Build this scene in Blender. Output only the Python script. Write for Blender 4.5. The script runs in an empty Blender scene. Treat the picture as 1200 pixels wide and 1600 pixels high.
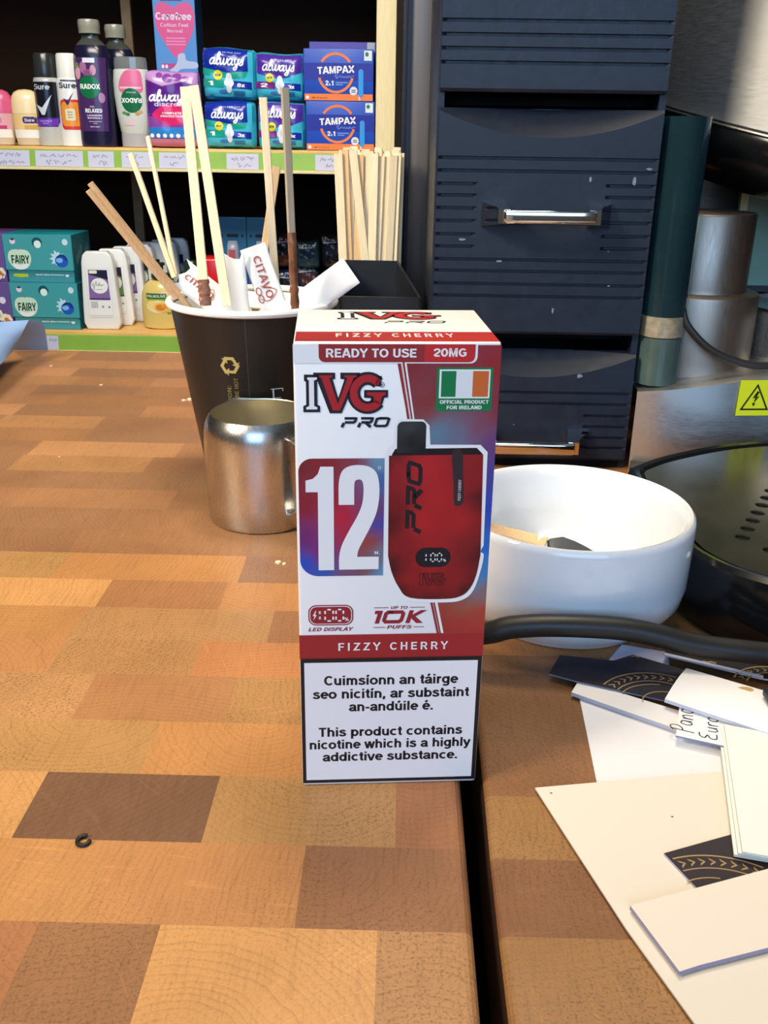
import bpy, bmesh, math, random
from math import sin, cos, pi, sqrt, atan2, hypot
from mathutils import Vector, Matrix
from mathutils.geometry import tessellate_polygon

random.seed(7)
SC = bpy.context.scene
COL = SC.collection

# ------------------------------------------------------------------ camera
cam_data = bpy.data.cameras.new('camera')
cam = bpy.data.objects.new('camera', cam_data)
COL.objects.link(cam)
FPX = 1460.5
cam_data.sensor_fit = 'VERTICAL'
cam_data.sensor_height = 36.0
cam_data.lens = 36.0 * FPX / 1600.0
cam_data.clip_start = 0.01
cam_data.clip_end = 50
yc = Vector((32, -592, FPX)).normalized()
zc = -Vector((-55, 3600, FPX))
zc = (zc - yc * zc.dot(yc)).normalized()
xc = yc.cross(zc)
right = Vector((xc[0], yc[0], zc[0]))
down = Vector((xc[1], yc[1], zc[1]))
fwd = Vector((xc[2], yc[2], zc[2]))
cam.matrix_world = Matrix(((right.x, -down.x, -fwd.x, 0), (right.y, -down.y, -fwd.y, 0),
                           (right.z, -down.z, -fwd.z, 0.18), (0, 0, 0, 1)))
cam_data.dof.use_dof = False
SC.camera = cam

# ------------------------------------------------------------------ view
SC.view_settings.view_transform = 'Standard'
SC.view_settings.look = 'None'
SC.view_settings.gamma = 1.0
SC.view_settings.use_curve_mapping = False
SC.view_settings.exposure = -0.2

# ------------------------------------------------------------------ world
world = bpy.data.worlds.new('shop_air')
SC.world = world
world.use_nodes = True
bg = world.node_tree.nodes['Background']
bg.inputs[0].default_value = (0.75, 0.85, 1.0, 1)
bg.inputs[1].default_value = 0.35


def area(name, loc, target, sx, sy, power, color, spread=180):
    d = bpy.data.lights.new(name, 'AREA')
    d.shape = 'RECTANGLE'
    d.size = sx
    d.size_y = sy
    d.energy = power
    d.color = color
    d.spread = math.radians(spread)
    o = bpy.data.objects.new(name, d)
    COL.objects.link(o)
    o.location = loc
    o.rotation_euler = (Vector(target) - Vector(loc)).to_track_quat('-Z', 'Y').to_euler()
    return o


# daylight through the shop front behind the camera, ceiling lamps over the counter, then two added fill lights
area('window_daylight', (0.10, -1.80, 0.80), (0.02, 0.6, 0.05), 1.9, 1.1, 34, (0.36, 0.62, 1.0))
area('ceiling_lamp_light_behind', (0.10, 0.68, 1.40), (-0.02, 0.42, 0.0), 0.40, 0.30, 12, (1.0, 0.87, 0.68))
area('ceiling_lamp_light_above', (-0.10, 0.12, 1.45), (-0.04, 0.16, 0.0), 0.6, 0.5, 7.2, (1.0, 0.83, 0.60))
area('cup_fill_light', (-0.95, -0.20, 0.95), (-0.08, 0.60, 0.17), 0.40, 0.35, 3.3, (1.0, 0.88, 0.70), 54)  # added fill aimed at the cup to brighten its stirrers and sachets
area('shelf_fill_light', (-0.35, 0.70, 0.90), (-0.35, 1.66, 0.02), 0.9, 0.25, 4.0, (1.0, 0.95, 0.86), 80)  # added fill, set low to reach the packs under the upper board


# ------------------------------------------------------------------ colours and materials
def lin(v):
    v = v / 255.0
    return v / 12.92 if v <= 0.04045 else ((v + 0.055) / 1.055) ** 2.4


def c(r, g, b):
    return (lin(r), lin(g), lin(b), 1.0)


WHITE = c(238, 238, 236)


def new_mat(name):
    m = bpy.data.materials.new(name)
    m.use_nodes = True
    nt = m.node_tree
    return m, nt, nt.nodes['Principled BSDF']


def node(nt, kind, **kw):
    n = nt.nodes.new(kind)
    for k, v in kw.items():
        setattr(n, k, v)
    return n


def simple(name, col, rough=0.5, metal=0.0, spec=0.5, noise=0.05, nscale=60, bump=0.0, coat=0.0, sss=0.0, trans=0.0, ior=1.45,
           stretch=(1, 1, 1), rnoise=0.08):
    """one colour with a fine procedural unevenness in tone, roughness and relief"""
    m, nt, b = new_mat(name)
    tc = node(nt, 'ShaderNodeTexCoord')
    mp = node(nt, 'ShaderNodeMapping')
    mp.inputs['Scale'].default_value = stretch
    nt.links.new(tc.outputs['Object'], mp.inputs[0])
    nz = node(nt, 'ShaderNodeTexNoise')
    nz.inputs['Scale'].default_value = nscale
    nz.inputs['Detail'].default_value = 4
    nt.links.new(mp.outputs[0], nz.inputs['Vector'])
    mr = node(nt, 'ShaderNodeMapRange')
    mr.inputs[1].default_value = 0.3
    mr.inputs[2].default_value = 0.7
    mr.inputs[3].default_value = 1 - noise
    mr.inputs[4].default_value = 1 + noise
    nt.links.new(nz.outputs[0], mr.inputs[0])
    mx = node(nt, 'ShaderNodeVectorMath', operation='SCALE')
    mx.inputs[0].default_value = col[:3]
    nt.links.new(mr.outputs[0], mx.inputs['Scale'])
    nt.links.new(mx.outputs[0], b.inputs['Base Color'])
    r2 = node(nt, 'ShaderNodeMapRange')
    r2.inputs[1].default_value = 0.3
    r2.inputs[2].default_value = 0.7
    r2.inputs[3].default_value = max(0.02, rough * (1 - rnoise * 2))
    r2.inputs[4].default_value = min(1, rough * (1 + rnoise * 2))
    nt.links.new(nz.outputs[0], r2.inputs[0])
    nt.links.new(r2.outputs[0], b.inputs['Roughness'])
    b.inputs['Metallic'].default_value = metal
    b.inputs['Specular IOR Level'].default_value = spec
    b.inputs['Coat Weight'].default_value = coat
    b.inputs['IOR'].default_value = ior
    b.inputs['Transmission Weight'].default_value = trans
    if bump:
        bp = node(nt, 'ShaderNodeBump')
        bp.inputs['Strength'].default_value = bump
        bp.inputs['Distance'].default_value = 0.0006
        nt.links.new(nz.outputs[0], bp.inputs['Height'])
        nt.links.new(bp.outputs[0], b.inputs['Normal'])
    return m


def printed(name, rough, spec=0.5, coat=0.0, bump=0.0):
    """printed surface: inks come from the mesh's colour layer"""
    m, nt, b = new_mat(name)
    at = node(nt, 'ShaderNodeAttribute', attribute_name='Col')
    nt.links.new(at.outputs['Color'], b.inputs['Base Color'])
    tc = node(nt, 'ShaderNodeTexCoord')
    nz = node(nt, 'ShaderNodeTexNoise')
    nz.inputs['Scale'].default_value = 90
    nt.links.new(tc.outputs['Object'], nz.inputs['Vector'])
    r2 = node(nt, 'ShaderNodeMapRange')
    r2.inputs[3].default_value = rough * 0.85
    r2.inputs[4].default_value = rough * 1.15
    nt.links.new(nz.outputs[0], r2.inputs[0])
    nt.links.new(r2.outputs[0], b.inputs['Roughness'])
    b.inputs['Specular IOR Level'].default_value = spec
    b.inputs['Coat Weight'].default_value = coat
    if bump:
        bp = node(nt, 'ShaderNodeBump')
        bp.inputs['Strength'].default_value = bump
        bp.inputs['Distance'].default_value = 0.004
        nz.inputs['Scale'].default_value = 45
        nt.links.new(nz.outputs[0], bp.inputs['Height'])
        nt.links.new(bp.outputs[0], b.inputs['Normal'])
    return m


def endgrain():
    """butcher block: every block has its own tone and its own ring centre (uv measured from it, in metres)"""
    m, nt, b = new_mat('oiled_end_grain')
    L = nt.links.new

    def math_(op, a=None, bb=None, **kw):
        n = node(nt, 'ShaderNodeMath', operation=op)
        for i, v in enumerate((a, bb)):
            if v is None:
                continue
            if isinstance(v, (int, float)):
                n.inputs[i].default_value = v
            else:
                L(v, n.inputs[i])
        return n.outputs[0]

    def rng(v, a0, a1, b0, b1):
        n = node(nt, 'ShaderNodeMapRange')
        L(v, n.inputs[0])
        for i, q in enumerate((a0, a1, b0, b1)):
            n.inputs[i + 1].default_value = q
        return n.outputs[0]

    tone = node(nt, 'ShaderNodeAttribute', attribute_name='Col')
    uv = node(nt, 'ShaderNodeUVMap', uv_map='rings')
    sp = node(nt, 'ShaderNodeSeparateXYZ')
    L(uv.outputs[0], sp.inputs[0])
    u, v = sp.outputs[0], sp.outputs[1]
    r = math_('SQRT', math_('ADD', math_('MULTIPLY', u, u), math_('MULTIPLY', v, v)))
    th = math_('ARCTAN2', v, u)
    geo = node(nt, 'ShaderNodeNewGeometry')
    warp = node(nt, 'ShaderNodeTexNoise')
    warp.inputs['Scale'].default_value = 55
    warp.inputs['Detail'].default_value = 2
    L(geo.outputs['Position'], warp.inputs['Vector'])
    # growth rings: dark late-wood lines about 2 mm apart, wandering a little and uneven in width
    fine = node(nt, 'ShaderNodeTexNoise')
    fine.inputs['Scale'].default_value = 320
    fine.inputs['Detail'].default_value = 2
    L(geo.outputs['Position'], fine.inputs['Vector'])
    rw = math_('ADD', math_('MULTIPLY', r, 470.0), math_('MULTIPLY', warp.outputs[0], 2.6))
    rw = math_('ADD', rw, math_('MULTIPLY', fine.outputs[0], 0.30))
    saw_ring = math_('FRACT', rw)
    cv = node(nt, 'ShaderNodeCombineXYZ')
    L(math_('FLOOR', rw), cv.inputs[0])
    L(math_('MULTIPLY', th, 1.5), cv.inputs[1])
    rings = node(nt, 'ShaderNodeTexNoise')
    rings.inputs['Scale'].default_value = 0.77
    rings.inputs['Detail'].default_value = 1
    L(cv.outputs[0], rings.inputs['Vector'])
    late = rng(saw_ring, 0.45, 1.0, 0.0, 1.0)
    ringv = math_('SUBTRACT', 1.0, math_('MULTIPLY', math_('MULTIPLY', late, late), rng(rings.outputs[0], 0.35, 0.65, 0.25, 1.0)))
    # medullary rays: thin light lines pointing at the centre
    cr = node(nt, 'ShaderNodeCombineXYZ')
    L(math_('MULTIPLY', th, 70.0), cr.inputs[0])
    L(math_('MULTIPLY', r, 45.0), cr.inputs[1])
    rays = node(nt, 'ShaderNodeTexNoise')
    rays.inputs['Scale'].default_value = 1.0
    rays.inputs['Detail'].default_value = 2
    L(cr.outputs[0], rays.inputs['Vector'])
    rayv = rng(rays.outputs[0], 0.60, 0.72, 0.0, 1.0)
    # pores: short dark marks strung along the rings
    cp = node(nt, 'ShaderNodeCombineXYZ')
    L(math_('MULTIPLY', u, 1250.0), cp.inputs[0])
    L(math_('MULTIPLY', v, 1250.0), cp.inputs[1])
    pores = node(nt, 'ShaderNodeTexNoise')
    pores.inputs['Scale'].default_value = 1.0
    pores.inputs['Detail'].default_value = 0.5
    L(cp.outputs[0], pores.inputs['Vector'])
    mask = node(nt, 'ShaderNodeTexNoise')
    mask.inputs['Scale'].default_value = 22
    L(geo.outputs['Position'], mask.inputs['Vector'])
    porev = math_('MULTIPLY', math_('MULTIPLY', rng(pores.outputs[0], 0.54, 0.66, 0.0, 1.0), rng(mask.outputs[0], 0.36, 0.60, 0.3, 1.0)), rng(tone.outputs['Alpha'], 0.0, 1.0, 0.25, 1.0))
    # faint saw marks across the block
    cs = node(nt, 'ShaderNodeMapping')
    cs.inputs['Scale'].default_value = (900.0, 60.0, 1.0)
    L(geo.outputs['Position'], cs.inputs[0])
    saw = node(nt, 'ShaderNodeTexNoise')
    saw.inputs['Scale'].default_value = 1.0
    saw.inputs['Detail'].default_value = 1
    L(cs.outputs[0], saw.inputs['Vector'])
    sawv = rng(saw.outputs[0], 0.50, 0.66, 0.0, 1.0)
    blot = node(nt, 'ShaderNodeTexNoise')
    blot.inputs['Scale'].default_value = 14
    blot.inputs['Detail'].default_value = 4
    L(geo.outputs['Position'], blot.inputs['Vector'])
    k = math_('ADD', math_('MULTIPLY', ringv, 0.24), 0.86)
    k = math_('ADD', k, math_('MULTIPLY', rayv, 0.16))
    k = math_('SUBTRACT', k, math_('MULTIPLY', porev, 0.46))
    k = math_('SUBTRACT', k, math_('MULTIPLY', sawv, 0.10))
    k = math_('MULTIPLY', k, rng(blot.outputs[0], 0.3, 0.7, 0.86, 1.14))
    sc = node(nt, 'ShaderNodeVectorMath', operation='SCALE')
    L(tone.outputs['Color'], sc.inputs[0])
    L(k, sc.inputs['Scale'])
    L(sc.outputs[0], b.inputs['Base Color'])
    L(rng(blot.outputs[0], 0.3, 0.7, 0.34, 0.50), b.inputs['Roughness'])
    b.inputs['Specular IOR Level'].default_value = 0.45
    bp = node(nt, 'ShaderNodeBump')
    bp.inputs['Strength'].default_value = 0.25
    bp.inputs['Distance'].default_value = 0.0003
    L(k, bp.inputs['Height'])
    L(bp.outputs[0], b.inputs['Normal'])
    return m


def brushed(name, col, rough, axis_scale, aniso=0.0):
    m = simple(name, col, rough=rough, metal=1.0, noise=0.03, nscale=40, stretch=axis_scale, rnoise=0.06)
    return m


M = {}
M['wood'] = endgrain()
M['carton'] = printed('printed_carton', 0.42, 0.45)
M['film'] = printed('printed_plastic_film', 0.22, 0.55, bump=0.25)
M['gloss'] = printed('printed_gloss', 0.20, 0.5)
M['paper'] = printed('printed_paper', 0.62, 0.35)
M['cup'] = printed('printed_cup_paper', 0.40, 0.45)
M['enamel'] = simple('glazed_white_ceramic', c(236, 238, 240), rough=0.14, spec=0.55, noise=0.015, coat=0.4)
M['steel'] = brushed('brushed_stainless_steel', (0.60, 0.58, 0.56), 0.26, (60, 60, 4))
M['steel_in'] = brushed('pale_steel_inside', (0.72, 0.68, 0.55), 0.40, (4, 4, 60))  # jug inside: paler, yellower and rougher than the outer steel
M['steel_panel'] = brushed('brushed_machine_steel', (0.60, 0.60, 0.58), 0.40, (3, 30, 60))
M['steel_head'] = brushed('brightened_head_steel', (0.66, 0.66, 0.64), 0.52, (3, 3, 60))  # paler and rougher than the panel steel, to brighten the head
M['steel_dark'] = brushed('tinted_steel', (0.34, 0.28, 0.23), 0.42, (40, 40, 4))
M['chrome'] = simple('chrome', (0.82, 0.80, 0.77), rough=0.07, metal=1.0, noise=0.02, nscale=80)
M['black'] = simple('black_moulded_plastic', c(30, 37, 50), rough=0.42, spec=0.4, noise=0.10, nscale=180, bump=0.15)
M['black_flat'] = simple('dark_inner_plastic', c(16, 16, 17), rough=0.7, spec=0.2)
M['black_gloss'] = simple('glossy_black_plastic', c(20, 21, 22), rough=0.16, spec=0.5, noise=0.1)
M['rubber'] = simple('black_rubber', c(36, 34, 32), rough=0.45, spec=0.45, noise=0.15, nscale=40)
M['stick'] = simple('pale_birch', c(238, 220, 184), rough=0.62, spec=0.25, noise=0.09, nscale=30, stretch=(30, 30, 2), bump=0.2)
M['stick_tan'] = simple('tan_birch', c(220, 184, 140), rough=0.62, spec=0.25, noise=0.10, nscale=30, stretch=(30, 30, 2), bump=0.2)
M['stick_grey'] = simple('grey_birch', c(176, 164, 142), rough=0.65, spec=0.25, noise=0.10, nscale=30, stretch=(30, 30, 2), bump=0.2)
M['coffee'] = simple('dried_coffee', c(124, 80, 54), rough=0.30, spec=0.5, noise=0.35, nscale=160, bump=0.6)
M['white_paper'] = simple('white_paper', c(240, 239, 236), rough=0.65, spec=0.3, noise=0.02, nscale=50, bump=0.1)
M['cream_wood'] = simple('cream_painted_wood', c(226, 208, 160), rough=0.45, spec=0.4, noise=0.05, nscale=10, stretch=(30, 30, 3))
M['pine'] = simple('varnished_pine_board', c(226, 178, 104), rough=0.4, spec=0.4, noise=0.14, nscale=8, stretch=(2, 30, 30))
M['dark_wood'] = simple('dark_stained_board', c(40, 27, 20), rough=0.8, spec=0.1, noise=0.2, nscale=6)
M['strip_wood'] = simple('brown_upright', c(130, 110, 84), rough=0.6, spec=0.2, noise=0.1)
M['green'] = simple('green_plastic_rail', c(140, 178, 72), rough=0.35, spec=0.45, noise=0.04)
M['clear'] = simple('clear_plastic', (0.95, 0.97, 0.96), rough=0.06, trans=1.0, ior=1.42, noise=0.01)
M['teal_glass'] = simple('teal_acrylic', c(56, 96, 106), rough=0.08, spec=0.5, noise=0.25, nscale=14, stretch=(1, 1, 0.3), trans=0.75, ior=1.35)
M['green_glass'] = simple('green_tinted_glass', c(132, 160, 142), rough=0.10, spec=0.6, noise=0.12, nscale=14)
M['wall'] = simple('painted_wall', c(120, 105, 88), rough=0.8, spec=0.2, noise=0.05, nscale=5)
M['ceiling'] = simple('painted_ceiling', c(210, 200, 185), rough=0.9, spec=0.1, noise=0.03, nscale=5)
M['floor'] = simple('floor_tiles', c(90, 80, 70), rough=0.5, spec=0.3, noise=0.1, nscale=4)
M['cabinet'] = simple('dark_cabinet_board', c(36, 28, 23), rough=0.7, spec=0.2, noise=0.1)
M['lamp'] = None


# ------------------------------------------------------------------ mesh builder
class MB:
    def __init__(s):
        s.v, s.f, s.m, s.col, s.sm, s.uv = [], [], [], [], [], []

    def vert(s, p):
        s.v.append(tuple(p))
        return len(s.v) - 1

    def face(s, idx, mat=0, col=None, smooth=False, uv=None):
        s.f.append(tuple(idx))
        s.m.append(mat)
        s.col.append(col)
        s.sm.append(smooth)
        s.uv.append(uv)

    def poly(s, pts, mat=0, col=None, smooth=False, uv=None):
        s.face([s.vert(p) for p in pts], mat, col, smooth, uv)

    def grid(s, rows, mat=0, col=None, smooth=True, closed_u=False, flip=False):
        ids = [[s.vert(p) for p in r] for r in rows]
        n = len(ids[0])
        for i in range(len(ids) - 1):
            for j in range(n if closed_u else n - 1):
                k = (j + 1) % n
                q = (ids[i][j], ids[i][k], ids[i + 1][k], ids[i + 1][j])
                s.face(q[::-1] if flip else q, mat, col, smooth)
        return ids

    def lathe(s, prof, cx=0, cy=0, n=48, sx=1, sy=1, mat=0, col=None, cap0=True, cap1=True, mats=None, cols=None):
        """profile [(r,z)...] turned about the vertical axis; outward when the profile runs bottom to top on the outside"""
        rows = [[(cx + r * sx * cos(2 * pi * j / n), cy + r * sy * sin(2 * pi * j / n), z) for j in range(n)] for r, z in prof]
        ids = [[s.vert(p) for p in r] for r in rows]
        for i in range(len(ids) - 1):
            for j in range(n):
                k = (j + 1) % n
                s.face((ids[i][j], ids[i][k], ids[i + 1][k], ids[i + 1][j]), mats[i] if mats else mat, cols[i] if cols else col, True)
        if cap0:
            s.face(ids[0][::-1], mats[0] if mats else mat, cols[0] if cols else col)
        if cap1:
            s.face(ids[-1], mats[-1] if mats else mat, cols[-1] if cols else col)

    def box(s, x0, x1, y0, y1, z0, z1, mat=0, col=None, bev=0.0, seg=2):
        if bev <= 0:
            p = [(x, y, z) for z in (z0, z1) for y in (y0, y1) for x in (x0, x1)]
            i = [s.vert(q) for q in p]
            for q in ((0, 2, 3, 1), (4, 5, 7, 6), (0, 1, 5, 4), (2, 6, 7, 3), (0, 4, 6, 2), (1, 3, 7, 5)):
                s.face([i[k] for k in q], mat, col)
            return
        bm = bmesh.new()
        bmesh.ops.create_cube(bm, size=1)
        for v in bm.verts:
            v.co = Vector(((x0 + x1) / 2 + v.co.x * (x1 - x0), (y0 + y1) / 2 + v.co.y * (y1 - y0), (z0 + z1) / 2 + v.co.z * (z1 - z0)))
        bmesh.ops.bevel(bm, geom=bm.edges[:], offset=bev, segments=seg, affect='EDGES', profile=0.5)
        s.bm(bm, mat, col)

    def bm(s, bm, mat=0, col=None, smooth=True):
        o = len(s.v)
        bm.verts.index_update()
        for v in bm.verts:
            s.v.append(tuple(v.co))
        for f in bm.faces:
            s.face([o + v.index for v in f.verts], mat, col, smooth)
        bm.free()

    def prism(s, pts, z0, z1, mat=0, col=None, side_mat=None, side_col=None, top=True, bottom=True, smooth_side=False):
        """vertical prism over a plan outline given counter-clockwise"""
        n = len(pts)
        z0f = z0 if callable(z0) else (lambda x, y: z0)
        z1f = z1 if callable(z1) else (lambda x, y: z1)
        a = [s.vert((x, y, z0f(x, y))) for x, y in pts]
        b = [s.vert((x, y, z1f(x, y))) for x, y in pts]
        if top:
            s.face(b, mat, col)
        if bottom:
            s.face(a[::-1], mat, col)
        for i in range(n):
            j = (i + 1) % n
            s.face((a[i], a[j], b[j], b[i]), mat if side_mat is None else side_mat, col if side_col is None else side_col, smooth_side)

    def tube(s, path, r, n=12, mat=0, col=None, sx=1.0, cap=True):
        path = [Vector(p) for p in path]
        rows = []
        prev = None
        for i, p in enumerate(path):
            t = (path[min(i + 1, len(path) - 1)] - path[max(i - 1, 0)]).normalized()
            if prev is None:
                a = Vector((0, 0, 1)) if abs(t.z) < 0.9 else Vector((1, 0, 0))
                nn = (a - t * a.dot(t)).normalized()
            else:
                nn = (prev - t * prev.dot(t)).normalized()
            prev = nn
            bb = t.cross(nn)
            rr = r(i / (len(path) - 1)) if callable(r) else r
            rows.append([p + nn * (rr * cos(2 * pi * k / n)) + bb * (rr * sx * sin(2 * pi * k / n)) for k in range(n)])
        ids = s.grid(rows, mat, col, True, closed_u=True)
        if cap:
            s.face(ids[0][::-1], mat, col)
            s.face(ids[-1], mat, col)

    def bar(s, A, B, w, t, nrm=(0, -1, 0), mat=0, col=None, bev=0.0003, mats=None):
        """flat lath from A to B"""
        A, B = Vector(A), Vector(B)
        ax = (B - A).normalized()
        nn = Vector(nrm)
        nn = (nn - ax * nn.dot(ax)).normalized()
        sd = ax.cross(nn)
        e = min(bev, t * 0.4)
        sec = [(-w / 2, -t / 2 + e), (-w / 2 + e, -t / 2), (w / 2 - e, -t / 2), (w / 2, -t / 2 + e), (w / 2, t / 2 - e), (w / 2 - e, t / 2), (-w / 2 + e, t / 2), (-w / 2, t / 2 - e)]
        ln = (B - A).length
        rows = [[A + ax * (ln * q) + sd * x + nn * y for x, y in sec] for q in (0, 1)]
        ids = s.grid(rows, mat, col, False, closed_u=True)
        s.face(ids[0][::-1], mat, col)
        s.face(ids[1], mat, col)

    def build(s, name, mats, parent=None, org=(0, 0, 0), angle=35):
        me = bpy.data.meshes.new(name)
        me.from_pydata([(p[0] - org[0], p[1] - org[1], p[2] - org[2]) for p in s.v], [], s.f)
        if not isinstance(mats, (list, tuple)):
            mats = [mats]
        for m in mats:
            me.materials.append(m)
        me.polygons.foreach_set('material_index', s.m)
        me.polygons.foreach_set('use_smooth', s.sm)
        if any(q is not None for q in s.col):
            at = me.color_attributes.new('Col', 'FLOAT_COLOR', 'CORNER')
            d = []
            for f, q in zip(s.f, s.col):
                if q is None:
                    q = WHITE
                if isinstance(q, list):
                    for k in q:
                        d.extend(k)
                else:
                    for k in f:
                        d.extend(q)
            at.data.foreach_set('color', d)
        if any(q is not None for q in s.uv):
            ul = me.uv_layers.new(name='rings')
            d = []
            for f, q in zip(s.f, s.uv):
                for k in range(len(f)):
                    d.extend(q[k] if q is not None else (0, 0))
            ul.data.foreach_set('uv', d)
        me.validate()
        me.update()
        if any(s.sm):
            me.set_sharp_from_angle(angle=math.radians(angle))
        o = bpy.data.objects.new(name, me)
        COL.objects.link(o)
        if parent is not None:
            o.parent = parent
        return o


def tag(o, label, cat, group=None):
    o['label'] = label
    o['category'] = cat
    if group:
        o['group'] = group
    return o


def thing(name, label, cat, loc=(0, 0, 0), rz=0.0, group=None):
    o = bpy.data.objects.new(name, None)
    COL.objects.link(o)
    o.empty_display_size = 0.02
    o.location = loc
    o.rotation_euler = (0, 0, rz)
    return tag(o, label, cat, group)


def struct(o):
    o['kind'] = 'structure'
    return o


# ------------------------------------------------------------------ flat print (inks laid on a surface)
def spline(pts, closed=False, k=6):
    """smooth curve through points"""
    n = len(pts)
    out = []
    for i in range(n if closed else n - 1):
        g = lambda q: pts[q % n] if closed else pts[max(0, min(n - 1, q))]
        p0, p1, p2, p3 = g(i - 1), g(i), g(i + 1), g(i + 2)
        for j in range(k):
            t = j / k
            out.append(tuple(0.5 * (2 * b + (cc - a) * t + (2 * a - 5 * b + 4 * cc - d) * t * t + (3 * b - a - 3 * cc + d) * t ** 3)
                             for a, b, cc, d in zip(p0, p1, p2, p3)))
    if not closed:
        out.append(tuple(pts[-1]))
    return out


def rr_pts(x0, y0, x1, y1, r, n=5):
    if not isinstance(r, (list, tuple)):
        r = [r] * 4
    p = []
    for (cx, cy, a, q) in ((x1 - r[0], y0 + r[0], -pi / 2, r[0]), (x1 - r[1], y1 - r[1], 0, r[1]), (x0 + r[2], y1 - r[2], pi / 2, r[2]), (x0 + r[3], y0 + r[3], pi, r[3])):
        if q <= 0:
            p.append((cx, cy))
        else:
            p += [(cx + q * cos(a + pi / 2 * i / n), cy + q * sin(a + pi / 2 * i / n)) for i in range(n + 1)]
    return p


def ell_pts(cx, cy, rx, ry, n=28, a0=0.0, a1=2 * pi):
    full = abs(a1 - a0 - 2 * pi) < 1e-6
    m = n if full else n + 1
    return [(cx + rx * cos(a0 + (a1 - a0) * i / n), cy + ry * sin(a0 + (a1 - a0) * i / n)) for i in range(m)]


# sans-serif lettering drawn as pen strokes: capital height 1, x-height 0.74; each letter is (advance, straight strokes, curved strokes)
def arc(cx, cy, rx, ry, d0, d1, n=10):
    return [(cx + rx * cos(math.radians(d0 + (d1 - d0) * i / n)), cy + ry * sin(math.radians(d0 + (d1 - d0) * i / n))) for i in range(n + 1)]


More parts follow.
